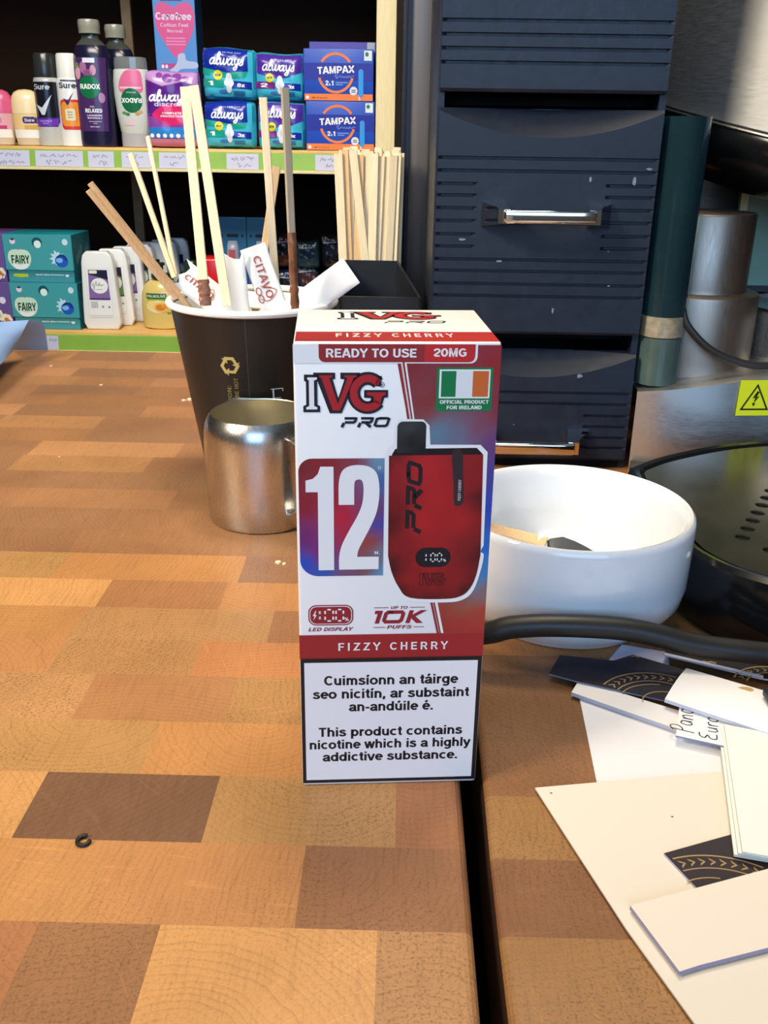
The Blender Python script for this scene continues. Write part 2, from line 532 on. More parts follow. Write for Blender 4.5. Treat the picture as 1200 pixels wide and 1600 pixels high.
LT, MID, HB = 0.15, 0.5, 0.905
BOWL = arc(0.33, 0.37, 0.225, 0.28, 0, 360, 20)
LETTERS = {
    'A': (0.74, [[(0.08, 0.0), (0.33, 0.94), (0.41, 0.94), (0.66, 0.0)], [(0.19, 0.30), (0.55, 0.30)]], []),
    'B': (0.72, [[(0.15, 0.095), (0.15, HB), (0.40, HB)] + arc(0.40, 0.71, 0.17, 0.195, 80, -90, 8) + [(0.15, 0.515)], [(0.38, 0.515)] + arc(0.42, 0.305, 0.20, 0.21, 90, -90, 8) + [(0.15, 0.095)]], []),
    'C': (0.74, [arc(0.40, 0.5, 0.28, 0.405, 42, 318, 20)], []),
    'D': (0.74, [[(0.15, 0.095), (0.15, HB), (0.34, HB)] + arc(0.34, 0.5, 0.28, 0.405, 88, -90, 14) + [(0.10, 0.095)]], []),
    'E': (0.66, [[(0.60, HB), (0.15, HB), (0.15, 0.095), (0.61, 0.095)], [(0.15, 0.515), (0.56, 0.515)]], []),
    'F': (0.61, [[(0.58, HB), (0.15, HB), (0.15, 0.0)], [(0.15, 0.49), (0.53, 0.49)]], []),
    'G': (0.78, [arc(0.40, 0.5, 0.28, 0.405, 44, 300, 20) + [(0.63, 0.19), (0.63, 0.47), (0.42, 0.47)]], []),
    'H': (0.74, [[(0.15, 0.0), (0.15, 1.0)], [(0.60, 0.0), (0.60, 1.0)], [(0.15, 0.52), (0.60, 0.52)]], []),
    'I': (0.30, [[(0.15, 0.0), (0.15, 1.0)]], []),
    'K': (0.72, [[(0.15, 0.0), (0.15, 1.0)], [(0.62, 1.0), (0.17, 0.42)], [(0.32, 0.60), (0.66, 0.0)]], []),
    'L': (0.60, [[(0.15, 1.0), (0.15, 0.095), (0.57, 0.095)]], []),
    'M': (0.86, [[(0.15, 0.0), (0.15, 0.93), (0.20, 0.93), (0.43, 0.10), (0.66, 0.93), (0.71, 0.93), (0.71, 0.0)]], []),
    'N': (0.74, [[(0.15, 0.0), (0.15, 0.93), (0.19, 0.93), (0.55, 0.07), (0.59, 0.07), (0.59, 1.0)]], []),
    'O': (0.80, [arc(0.40, 0.5, 0.29, 0.405, 0, 360, 26)], []),
    'P': (0.68, [[(0.15, 0.0), (0.15, HB), (0.38, HB)] + arc(0.38, 0.655, 0.20, 0.25, 85, -90, 10) + [(0.15, 0.405)]], []),
    'R': (0.73, [[(0.15, 0.0), (0.15, HB), (0.39, HB)] + arc(0.39, 0.68, 0.19, 0.225, 85, -90, 10) + [(0.15, 0.455)], [(0.40, 0.46), (0.63, 0.0)]], []),
    'S': (0.68, [], [[(0.57, 0.76), (0.50, 0.87), (0.33, 0.91), (0.17, 0.85), (0.13, 0.71), (0.21, 0.59), (0.44, 0.50), (0.57, 0.39), (0.56, 0.21), (0.44, 0.11), (0.31, 0.09), (0.15, 0.14), (0.09, 0.28)]]),
    'T': (0.64, [[(0.03, HB), (0.61, HB)], [(0.32, 0.0), (0.32, HB)]], []),
    'U': (0.74, [[(0.15, 1.0), (0.15, 0.36)] + arc(0.37, 0.33, 0.22, 0.24, 180, 360, 12) + [(0.59, 0.36), (0.59, 1.0)]], []),
    'V': (0.68, [[(0.07, 1.0), (0.31, 0.07), (0.37, 0.07), (0.61, 1.0)]], []),
    'W': (0.98, [[(0.08, 1.0), (0.26, 0.07), (0.31, 0.07), (0.47, 0.93), (0.51, 0.93), (0.67, 0.07), (0.72, 0.07), (0.90, 1.0)]], []),
    'X': (0.70, [[(0.08, 0.0), (0.62, 1.0)], [(0.08, 1.0), (0.62, 0.0)]], []),
    'Y': (0.68, [[(0.06, 1.0), (0.34, 0.47), (0.62, 1.0)], [(0.34, 0.0), (0.34, 0.50)]], []),
    'Z': (0.64, [[(0.07, HB), (0.54, HB), (0.11, 0.095), (0.59, 0.095)]], []),
    'a': (0.60, [[(0.48, 0.50), (0.48, 0.14), (0.55, 0.0)]], [[(0.10, 0.51), (0.16, 0.61), (0.30, 0.655), (0.43, 0.61), (0.48, 0.49)], [(0.47, 0.41), (0.30, 0.37), (0.13, 0.30), (0.10, 0.18), (0.20, 0.085), (0.36, 0.11), (0.48, 0.24)]]),
    'b': (0.65, [[(0.13, 0.0), (0.13, 1.0)], arc(0.34, 0.37, 0.20, 0.28, 0, 360, 20)], []),
    'c': (0.59, [arc(0.33, 0.37, 0.225, 0.28, 48, 312, 16)], []),
    'd': (0.65, [[(0.52, 0.0), (0.52, 1.0)], arc(0.31, 0.37, 0.20, 0.28, 0, 360, 20)], []),
    'e': (0.60, [[(0.12, 0.38), (0.51, 0.38)] + arc(0.32, 0.37, 0.215, 0.28, 10, 318, 20)], []),
    'f': (0.38, [[(0.20, 0.0), (0.20, 0.76)] + arc(0.33, 0.76, 0.13, 0.15, 180, 95, 5) + [(0.37, 0.905)], [(0.03, 0.66), (0.37, 0.66)]], []),
    'g': (0.65, [[(0.52, 0.74), (0.52, 0.02)] + arc(0.31, -0.01, 0.21, 0.18, 0, -150, 9), arc(0.31, 0.38, 0.20, 0.27, 0, 360, 20)], []),
    'h': (0.64, [[(0.14, 0.0), (0.14, 1.0)], [(0.14, 0.42)] + arc(0.32, 0.44, 0.18, 0.21, 180, 0, 10) + [(0.50, 0.0)]], []),
    'i': (0.29, [[(0.145, 0.0), (0.145, 0.73)], [(0.145, 0.84), (0.145, 1.0)]], []),
    'k': (0.60, [[(0.14, 0.0), (0.14, 1.0)], [(0.50, 0.74), (0.16, 0.33)], [(0.28, 0.45), (0.53, 0.0)]], []),
    'l': (0.29, [[(0.145, 0.0), (0.145, 1.0)]], []),
    'm': (0.93, [[(0.14, 0.0), (0.14, 0.74)], [(0.14, 0.42)] + arc(0.30, 0.46, 0.16, 0.19, 180, 0, 10) + [(0.46, 0.0)], [(0.46, 0.42)] + arc(0.62, 0.46, 0.16, 0.19, 180, 0, 10) + [(0.78, 0.0)]], []),
    'n': (0.64, [[(0.14, 0.0), (0.14, 0.74)], [(0.14, 0.42)] + arc(0.32, 0.44, 0.18, 0.21, 180, 0, 10) + [(0.50, 0.0)]], []),
    'o': (0.66, [BOWL], []),
    'p': (0.65, [[(0.13, -0.27), (0.13, 0.74)], arc(0.34, 0.37, 0.20, 0.28, 0, 360, 20)], []),
    'r': (0.42, [[(0.14, 0.0), (0.14, 0.74)], [(0.14, 0.40), (0.17, 0.55), (0.26, 0.635), (0.40, 0.64)]], []),
    's': (0.57, [], [[(0.46, 0.54), (0.40, 0.63), (0.28, 0.655), (0.15, 0.60), (0.14, 0.49), (0.26, 0.41), (0.40, 0.35), (0.47, 0.25), (0.43, 0.13), (0.29, 0.085), (0.14, 0.12), (0.08, 0.23)]]),
    't': (0.37, [[(0.20, 0.94), (0.20, 0.19), (0.25, 0.10), (0.36, 0.095)], [(0.03, 0.66), (0.35, 0.66)]], []),
    'u': (0.64, [[(0.50, 0.0), (0.50, 0.74)], [(0.50, 0.34)] + arc(0.32, 0.30, 0.18, 0.21, 0, -180, 10) + [(0.14, 0.74)]], []),
    'v': (0.58, [[(0.06, 0.74), (0.26, 0.07), (0.32, 0.07), (0.52, 0.74)]], []),
    'w': (0.82, [[(0.06, 0.74), (0.22, 0.07), (0.26, 0.07), (0.39, 0.67), (0.43, 0.67), (0.56, 0.07), (0.60, 0.07), (0.76, 0.74)]], []),
    'x': (0.58, [[(0.07, 0.0), (0.51, 0.74)], [(0.07, 0.74), (0.51, 0.0)]], []),
    'y': (0.58, [[(0.06, 0.74), (0.29, 0.08)], [(0.52, 0.74), (0.27, -0.08), (0.20, -0.175), (0.07, -0.18)]], []),
    '0': (0.66, [arc(0.33, 0.5, 0.22, 0.405, 0, 360, 24)], []),
    '1': (0.50, [[(0.30, 0.0), (0.30, 1.0)], [(0.08, 0.74), (0.27, 0.84)]], []),
    '2': (0.64, [[(0.56, 0.095), (0.13, 0.095)]], [[(0.11, 0.68), (0.15, 0.82), (0.31, 0.905), (0.48, 0.84), (0.53, 0.69), (0.47, 0.54), (0.30, 0.38), (0.15, 0.22), (0.13, 0.10)]]),
    '3': (0.64, [], [[(0.11, 0.76), (0.20, 0.88), (0.36, 0.90), (0.50, 0.80), (0.48, 0.62), (0.30, 0.53)], [(0.30, 0.53), (0.50, 0.47), (0.55, 0.28), (0.46, 0.13), (0.30, 0.09), (0.15, 0.14), (0.08, 0.27)]]),
    '6': (0.66, [arc(0.33, 0.32, 0.22, 0.225, 0, 360, 18)], [[(0.53, 0.78), (0.42, 0.90), (0.27, 0.87), (0.14, 0.68), (0.11, 0.40)]]),
    '8': (0.66, [arc(0.33, 0.71, 0.185, 0.195, 0, 360, 16), arc(0.33, 0.30, 0.22, 0.21, 0, 360, 18)], []),
    '.': (0.28, [[(0.14, 0.0), (0.14, 0.19)]], []),
    ',': (0.28, [[(0.15, 0.19), (0.14, 0.0), (0.08, -0.16)]], []),
    '-': (0.38, [[(0.04, 0.36), (0.34, 0.36)]], []),
    ':': (0.28, [[(0.14, 0.0), (0.14, 0.19)], [(0.14, 0.55), (0.14, 0.74)]], []),
    '%': (0.98, [arc(0.23, 0.74, 0.14, 0.17, 0, 360, 14), arc(0.75, 0.26, 0.14, 0.17, 0, 360, 14), [(0.28, 0.0), (0.70, 1.0)]], []),
}
for _p, _q in (('á', 'a'), ('é', 'e'), ('í', 'i'), ('ú', 'u')):
    _w, _s, _c = LETTERS[_q]
    _s = _s[:1] if _q == 'i' else _s
    LETTERS[_p] = (_w, _s + [[(_w / 2 - 0.05, 0.82), (_w / 2 + 0.09, 1.03)]], _c)
CAP = 1.0
_line_cache = {}


def lettering(txt, shear=0.0, track=0.0, pen=0.185):
    key = (txt, shear, track, pen)
    if key not in _line_cache:
        pad = Art()
        x = 0.0
        for ch in txt:
            if ch == ' ':
                x += 0.32 + track
                continue
            adv, straight, curved = LETTERS[ch]
            for s_ in straight:
                closed = len(s_) > 3 and hypot(s_[0][0] - s_[-1][0], s_[0][1] - s_[-1][1]) < 1e-6
                p_ = s_[:-1] if closed else s_
                pad.stroke([(x + a, b) for a, b in p_], pen, None, 0, closed)
            for s_ in curved:
                pad.stroke([(x + a, b) for a, b in spline(s_, k=3)], pen, None, 0)
            x += adv + track
        vs, tr = [], []
        for v, t, _a, _b in pad.items:
            o = len(vs)
            vs += [(a + shear * b, b) for a, b in v]
            tr += [tuple(q + o for q in f) for f in t]
        _line_cache[key] = (vs, tr)
    return _line_cache[key]


class Art:
    def __init__(s):
        s.items = []

    def tris(s, vs, tr, col, layer):
        s.items.append((vs, tr, col, layer))

    def poly(s, pts, col, layer=1, holes=()):
        loops = [[Vector((x, y, 0)) for x, y in pts]] + [[Vector((x, y, 0)) for x, y in h] for h in holes]
        tr = tessellate_polygon(loops)
        vs = [(v.x, v.y) for lp in loops for v in lp]
        s.tris(vs, [tuple(t) for t in tr], col, layer)

    def rect(s, x0, y0, x1, y1, col, layer=1):
        s.tris([(x0, y0), (x1, y0), (x1, y1), (x0, y1)], [(0, 1, 2), (0, 2, 3)], col, layer)

    def rrect(s, x0, y0, x1, y1, r, col, layer=1):
        s.poly(rr_pts(x0, y0, x1, y1, r), col, layer)

    def ell(s, cx, cy, rx, ry, col, layer=1, n=28):
        s.poly(ell_pts(cx, cy, rx, ry, n), col, layer)

    def ring(s, cx, cy, rx, ry, w, col, layer=1, a0=0.0, a1=2 * pi, n=40):
        vs, tr = [], []
        for i in range(n + 1):
            a = a0 + (a1 - a0) * i / n
            for q in (-w / 2, w / 2):
                vs.append((cx + (rx + q) * cos(a), cy + (ry + q) * sin(a)))
        for i in range(n):
            k = 2 * i
            tr += [(k, k + 1, k + 3), (k, k + 3, k + 2)]
        s.tris(vs, tr, col, layer)

    def stroke(s, pts, w, col, layer=1, closed=False):
        n = len(pts)
        vs, tr = [], []
        for i, p in enumerate(pts):
            a = pts[(i - 1) % n] if (closed or i > 0) else None
            b = pts[(i + 1) % n] if (closed or i < n - 1) else None
            d1 = None if a is None else Vector((p[0] - a[0], p[1] - a[1])).normalized()
            d2 = None if b is None else Vector((b[0] - p[0], b[1] - p[1])).normalized()
            if d1 is None:
                d1 = d2
            if d2 is None:
                d2 = d1
            n1, n2 = Vector((-d1.y, d1.x)), Vector((-d2.y, d2.x))
            mm = n1 + n2
            mm = n1 if mm.length < 1e-6 else mm.normalized()
            k = min(2.0, 1.0 / max(0.3, mm.dot(n1)))
            vs += [(p[0] + mm.x * w / 2 * k, p[1] + mm.y * w / 2 * k), (p[0] - mm.x * w / 2 * k, p[1] - mm.y * w / 2 * k)]
        for i in range(n if closed else n - 1):
            a, b = 2 * i, 2 * ((i + 1) % n)
            tr += [(a, a + 1, b + 1), (a, b + 1, b)]
        s.tris(vs, tr, col, layer)

    def text(s, txt, x0, x1, yb, cap, col, layer=2, bold=0.0, shear=0.0, rot=0.0, fit=True, anchor='l', track=0.0):
        """one line of lettering: baseline yb, capital height cap, stretched to run from x0 to x1; rot turns it about (x0, yb)"""
        vs, tr = lettering(txt, shear, track, 0.185 if bold else 0.15)
        if not vs:
            return
        mx0, mx1 = min(q[0] for q in vs), max(q[0] for q in vs)
        ky = cap / CAP
        kx = (x1 - x0) / (mx1 - mx0) if fit else ky
        off = 0.0
        if not fit:
            wdt = (mx1 - mx0) * kx
            off = {'l': 0, 'm': (x1 - x0 - wdt) / 2, 'r': x1 - x0 - wdt}[anchor]
        cr, sr = cos(rot), sin(rot)
        out = []
        for x, y in vs:
            a, b = (x - mx0) * kx + off, y * ky
            out.append((x0 + a * cr - b * sr, yb + a * sr + b * cr))
        s.tris(out, tr, col, layer)

    def grad(s, pts, fn, layer=1, nx=10, ny=10):
        """outline filled with a printed colour blend: fn(x, y) gives the ink"""
        bm = bmesh.new()
        bm.faces.new([bm.verts.new((x, y, 0)) for x, y in pts])
        xs = [p[0] for p in pts]
        ys = [p[1] for p in pts]
        for i in range(1, nx):
            x = min(xs) + (max(xs) - min(xs)) * i / nx
            bmesh.ops.bisect_plane(bm, geom=bm.verts[:] + bm.edges[:] + bm.faces[:], plane_co=(x, 0, 0), plane_no=(1, 0, 0))
        for i in range(1, ny):
            y = min(ys) + (max(ys) - min(ys)) * i / ny
            bmesh.ops.bisect_plane(bm, geom=bm.verts[:] + bm.edges[:] + bm.faces[:], plane_co=(0, y, 0), plane_no=(0, 1, 0))
        bmesh.ops.triangulate(bm, faces=bm.faces[:])
        bm.verts.index_update()
        vs = [(v.co.x, v.co.y) for v in bm.verts]
        tr = [tuple(v.index for v in f.verts) for f in bm.faces]
        bm.free()
        s.tris(vs, tr, fn, layer)

    def moved(s, dx=0, dy=0, sx=1, sy=1, rot=0.0):
        o = Art()
        cr, sr = cos(rot), sin(rot)
        for vs, tr, col, layer in s.items:
            nv = [(dx + (x * sx) * cr - (y * sy) * sr, dy + (x * sx) * sr + (y * sy) * cr) for x, y in vs]
            cc = col
            o.items.append((nv, tr, cc if not callable(cc) else [cc(*q) for q in vs], layer))
        return o

    def add(s, other, dlayer=0):
        for vs, tr, col, layer in other.items:
            s.items.append((vs, tr, col, layer + dlayer))

    def apply(s, mb, mapf, mat=0, maxlen=None):
        """mapf(x, y, layer) -> point in space"""
        for vs, tr, col, layer in s.items:
            vs = list(vs)
            cols = None
            if callable(col):
                cols = [col(*q) for q in vs]
            elif isinstance(col, list):
                cols = list(col)
            if maxlen:
                mid = {}
                todo, done = list(tr), []
                while todo:
                    t = todo.pop()
                    best, bl = None, maxlen
                    for a, b, d in ((t[0], t[1], t[2]), (t[1], t[2], t[0]), (t[2], t[0], t[1])):
                        ln = hypot(vs[a][0] - vs[b][0], vs[a][1] - vs[b][1])
                        if ln > bl:
                            best, bl = (a, b, d), ln
                    if best is None:
                        done.append(t)
                        continue
                    a, b, d = best
                    key = (min(a, b), max(a, b))
                    if key not in mid:
                        vs.append(((vs[a][0] + vs[b][0]) / 2, (vs[a][1] + vs[b][1]) / 2))
                        if cols:
                            cols.append(tuple((p + q) / 2 for p, q in zip(cols[a], cols[b])))
                        mid[key] = len(vs) - 1
                    m_ = mid[key]
                    todo += [(a, m_, d), (m_, b, d)]
                tr = done
            ids = [mb.vert(mapf(x, y, layer)) for x, y in vs]
            for t in tr:
                a, b, d = (vs[i] for i in t)
                ar = (b[0] - a[0]) * (d[1] - a[1]) - (b[1] - a[1]) * (d[0] - a[0])
                if abs(ar) < 1e-14:
                    continue
                t = t if ar > 0 else (t[0], t[2], t[1])
                mb.face([ids[i] for i in t], mat, [cols[i] for i in t] if cols else col, bool(maxlen))


def blend(ctrl, p=2.5):
    """printed colour blend through control spots [(x, y, colour)...]"""
    def fn(x, y):
        ws, acc = 0, [0, 0, 0]
        for cx, cy, cc in ctrl:
            w = 1.0 / ((x - cx) ** 2 + (y - cy) ** 2 + 0.05) ** (p / 2)
            ws += w
            for k in range(3):
                acc[k] += w * cc[k]
        return (acc[0] / ws, acc[1] / ws, acc[2] / ws, 1.0)
    return fn

# ================================================================== the room
def room():
    b = MB(); b.box(-2.6, 2.0, -1.9, 2.75, -0.95, -0.90); struct(b.build('floor', M['floor']))
    b = MB(); b.box(-2.6, 2.0, -1.9, 2.75, 1.60, 1.65); struct(b.build('ceiling', M['ceiling']))
    b = MB(); b.box(-2.6, 2.0, 2.70, 2.75, -0.90, 1.60); struct(b.build('wall_back', M['wall']))
    b = MB(); b.box(1.95, 2.0, -1.9, 2.70, -0.90, 1.60); struct(b.build('wall_right', M['wall']))
    b = MB(); b.box(-2.6, -2.55, -1.9, 2.70, -0.90, 1.60); struct(b.build('wall_left', M['wall']))
    # shop front behind the camera, with the window the daylight comes through
    b = MB()
    for x0, x1, z0, z1 in ((-2.55, -0.90, -0.90, 1.60), (1.10, 1.95, -0.90, 1.60), (-0.90, 1.10, -0.90, 0.20), (-0.90, 1.10, 1.38, 1.60)):
        b.box(x0, x1, -1.90, -1.85, z0, z1)
    struct(b.build('wall_front', M['wall_light']))
    b = MB()
    for x0, x1, z0, z1 in ((-0.90, -0.85, 0.20, 1.38), (1.05, 1.10, 0.20, 1.38), (-0.85, 1.05, 0.20, 0.25), (-0.85, 1.05, 1.33, 1.38)):
        b.box(x0, x1, -1.90, -1.84, z0, z1)
    struct(b.build('window_1', M['cream_wood']))


M['wall_light'] = simple('cream_wall', c(180, 180, 178), rough=0.8, spec=0.2, noise=0.05, nscale=5)
room()

# ================================================================== butcher block worktops
LIGHT, ORANGE, YELLOW, BROWN, DARK, RED, GREYB = c(212, 156, 102), c(194, 136, 88), c(184, 136, 90), c(160, 112, 78), c(124, 88, 66), c(172, 114, 78), c(154, 112, 82)


FAR = (c(160, 114, 80), c(154, 110, 80), GREYB, c(168, 120, 84), c(172, 124, 88), c(158, 112, 80), c(184, 134, 92))  # greyer, closer block tones: the grazing sheen of far rows put into colour


def block(b, pts, tone, seed):
    rnd = random.Random(seed)
    cx = sum(p[0] for p in pts) / len(pts)
    cy = sum(p[1] for p in pts) / len(pts)
    a = rnd.uniform(0, 2 * pi)
    d = rnd.choice((0.02, 0.035, 0.05, 0.08, 0.14))
    ox, oy = cx + d * cos(a), cy + d * sin(a)
    return [(x - ox, y - oy) for x, y, z in pts]


def jit(t, rnd, k=0.10):
    q = 1 + rnd.uniform(-k, k)
    return (t[0] * q * 0.90, t[1] * q * 0.90 * (1 + rnd.uniform(-0.03, 0.03)), t[2] * q * 0.80 * (1 + rnd.uniform(-0.06, 0.06)), (0.9 if t is YELLOW else 0.5 if t is GREYB or t is BROWN else 0.2) * rnd.uniform(0.6, 1.1))


SIDE_SHADE = c(72, 48, 34)  # gap side of the right slab: its shade put into a darker wood colour


def worktop_left():
    b = MB()
    rnd = random.Random(21)
    ys = [0.03, 0.0607, 0.089, 0.117, 0.1448, 0.1726, 0.2012, 0.2298, 0.2570, 0.2848, 0.3094, 0.3349, 0.3598, 0.3865]
    while ys[-1] < 0.79:
        ys.append(ys[-1] + 0.0272)
    ys[-1] = 0.803
    known = {0.1448: ([-0.0852, -0.0555, -0.0026], [RED, BROWN, LIGHT, YELLOW]),
             0.1726: ([-0.075, -0.0228], [ORANGE, ORANGE, BROWN]),
             0.2012: ([-0.1034, -0.0514, 0.0015], [LIGHT, DARK, YELLOW, RED]),
             0.2298: ([-0.0758], [YELLOW, ORANGE]),
             0.2570: ([-0.1056, -0.0552], [YELLOW, c(176, 124, 84), YELLOW]),
             0.2848: ([-0.1238, -0.0723], [ORANGE, YELLOW, c(190, 128, 84)]),
             0.3094: ([-0.1247, -0.0484], [ORANGE, YELLOW, BROWN]),
             0.3349: ([-0.1217, -0.0714, -0.035], [LIGHT, c(176, 122, 82), ORANGE, YELLOW]),
             0.3598: ([-0.0678], [ORANGE, GREYB])}
    xr, x0 = 0.0209, -0.75
    for i in range(len(ys) - 1):
        ya, yb = ys[i], ys[i + 1]
        cuts, tones = [], []
        for k, v in known.items():
            if abs(k - ya) < 1e-6:
                cuts, tones = list(v[0]), list(v[1])
        if not cuts:
            x = xr - rnd.uniform(0.02, 0.10)
            cuts = [x]
            tones = [rnd.choice(FAR), rnd.choice(FAR)]
        while cuts[0] - x0 > 0.11:
            cuts.insert(0, cuts[0] - rnd.uniform(0.05, 0.10))
            tones.insert(0, rnd.choice(FAR if ya > 0.36 else (ORANGE, ORANGE, BROWN, YELLOW, LIGHT)))
        xs = [x0] + cuts + [xr]
        for k in range(len(xs) - 1):
            last = k == len(xs) - 2
            xa, xb = xs[k], xs[k + 1] - (0.003 if last else 0)
            pts = [(xa, ya, 0), (xb, ya, 0), (xb, yb, 0), (xa, yb, 0)]
            tone = jit(tones[k], rnd, 0.07)
            sd = rnd.randint(0, 10 ** 6)
            b.poly(pts, 0, tone, False, block(b, pts, tone, sd))
            if last:
                arc = [(xr - 0.003 + 0.003 * sin(t * pi / 8), -0.003 + 0.003 * cos(t * pi / 8)) for t in range(5)] + [(xr, -0.030)]
                for q in range(len(arc) - 1):
                    (xa2, za), (xb2, zb) = arc[q], arc[q + 1]
                    p4 = [(xa2, ya, za), (xb2, ya, zb), (xb2, yb, zb), (xa2, yb, za)]
                    b.poly(p4, 0, tone, q < 4, block(b, p4, tone, sd))
    b.poly([(x0, 0.803, -0.03), (x0, 0.803, 0), (xr, 0.803, 0), (xr, 0.803, -0.03)], 0, BROWN, False, [(0, 0.02), (0, 0.05), (0.2, 0.05), (0.2, 0.02)])
    b.poly([(x0, 0.03, 0), (x0, 0.03, -0.03), (xr, 0.03, -0.03), (xr, 0.03, 0)], 0, BROWN, False, [(0, 0.05), (0, 0.02), (0.2, 0.02), (0.2, 0.05)])
    b.poly([(x0, 0.03, -0.03), (x0, 0.803, -0.03), (xr, 0.803, -0.03), (xr, 0.03, -0.03)], 0, BROWN, False, [(0, 0.05), (0, 0.02), (0.2, 0.02), (0.2, 0.05)])
    t = tag(b.build('worktop', M['wood']), 'butcher block worktop left of the dark gap, under the carton and paper cup', 'worktop')
    k = MB(); k.box(x0 + 0.02, xr - 0.004, 0.06, 0.78, -0.90, -0.03); k.build('cabinet_base', M['cabinet'], t)  # unseen base, put in to keep the gap between the worktops dark


def worktop_right():
    b = MB()
    rnd = random.Random(5)
    ys = [0.03, 0.0607, 0.089, 0.117, 0.1450, 0.1718, 0.1980, 0.2237, 0.2500, 0.2770, 0.3040, 0.3310]
    while ys[-1] < 0.79:
        ys.append(ys[-1] + 0.0268)
    x1 = 0.62

    def edge(y):
        return 0.0268 if y < 0.19 else 0.0268 + min(0.0010, 0.02 * (y - 0.19))

    tones0 = {0.117: YELLOW, 0.1450: YELLOW, 0.1718: BROWN, 0.1980: YELLOW, 0.2237: BROWN, 0.25: GREYB, 0.277: GREYB}
    for i in range(len(ys) - 1):
        ya, yb = ys[i], ys[i + 1]
        e = edge((ya + yb) / 2)
        xs = [e]
        while xs[-1] < x1 - 0.06:
            xs.append(xs[-1] + rnd.uniform(0.05, 0.095))
        xs[-1] = x1
        for k in range(len(xs) - 1):
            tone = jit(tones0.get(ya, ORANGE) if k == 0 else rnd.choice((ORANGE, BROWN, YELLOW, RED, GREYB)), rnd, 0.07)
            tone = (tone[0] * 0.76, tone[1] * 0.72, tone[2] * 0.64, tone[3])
            sd = rnd.randint(0, 10 ** 6)
            ea, eb = (edge(ya) + 0.0025, edge(yb) + 0.0025) if k == 0 else (xs[k], xs[k])
            pts = [(ea, ya, 0), (xs[k + 1], ya, 0), (xs[k + 1], yb, 0), (eb, yb, 0)]
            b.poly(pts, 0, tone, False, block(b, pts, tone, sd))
            if k == 0:
                arc = [(0.0025 - 0.0025 * sin(t * pi / 8), -0.0025 + 0.0025 * cos(t * pi / 8)) for t in range(5)] + [(0, -0.030)]
                for q in range(len(arc) - 1):
                    (xa2, za), (xb2, zb) = arc[q], arc[q + 1]
                    p4 = [(edge(ya) + xb2, ya, zb), (edge(ya) + xa2, ya, za), (edge(yb) + xa2, yb, za), (edge(yb) + xb2, yb, zb)]
                    b.poly(p4, 0, tone if q < 3 else SIDE_SHADE, q < 4, block(b, p4, tone, sd))
    y9 = ys[-1]
    b.poly([(0.036, 0.03, 0), (0.036, 0.03, -0.03), (x1, 0.03, -0.03), (x1, 0.03, 0)], 0, BROWN, False, [(0, 0.05), (0, 0.02), (0.2, 0.02), (0.2, 0.05)])
    b.poly([(0.0278, y9, -0.03), (0.0278, y9, 0), (x1, y9, 0), (x1, y9, -0.03)], 0, BROWN, False, [(0, 0.02), (0, 0.05), (0.2, 0.05), (0.2, 0.02)])
    b.poly([(0.030, 0.03, -0.03), (0.030, y9, -0.03), (x1, y9, -0.03), (x1, 0.03, -0.03)], 0, BROWN, False, [(0, 0.05), (0, 0.02), (0.2, 0.02), (0.2, 0.05)])
    t = tag(b.build('worktop', M['wood']), 'butcher block worktop right of the dark gap, under the white bowl and loose cards', 'worktop')
    k = MB(); k.box(0.040, x1, 0.06, 0.78, -0.90, -0.03); k.build('cabinet_base', M['cabinet'], t)  # unseen base on this side too, so no light shows in the gap


worktop_left()
worktop_right()

# ================================================================== shelving unit
UP, LO = 0.1515, -0.1548          # tops of the two boards
FY = 1.645                        # front of the shelves
INK = c(140, 140, 168)


def scribble(a, x0, x1, y, h, rnd, w=0.0012, col=INK):
    """handwriting too small to read"""
    x = x0
    while x < x1:
        ln = rnd.uniform(0.006, 0.014)
        n = max(3, int(ln / 0.0015))
        p = [(x + ln * i / n, y + rnd.uniform(0, h)) for i in range(n + 1)]
        a.stroke(spline(p, k=3), w, col, 2)
        x += ln + 0.003


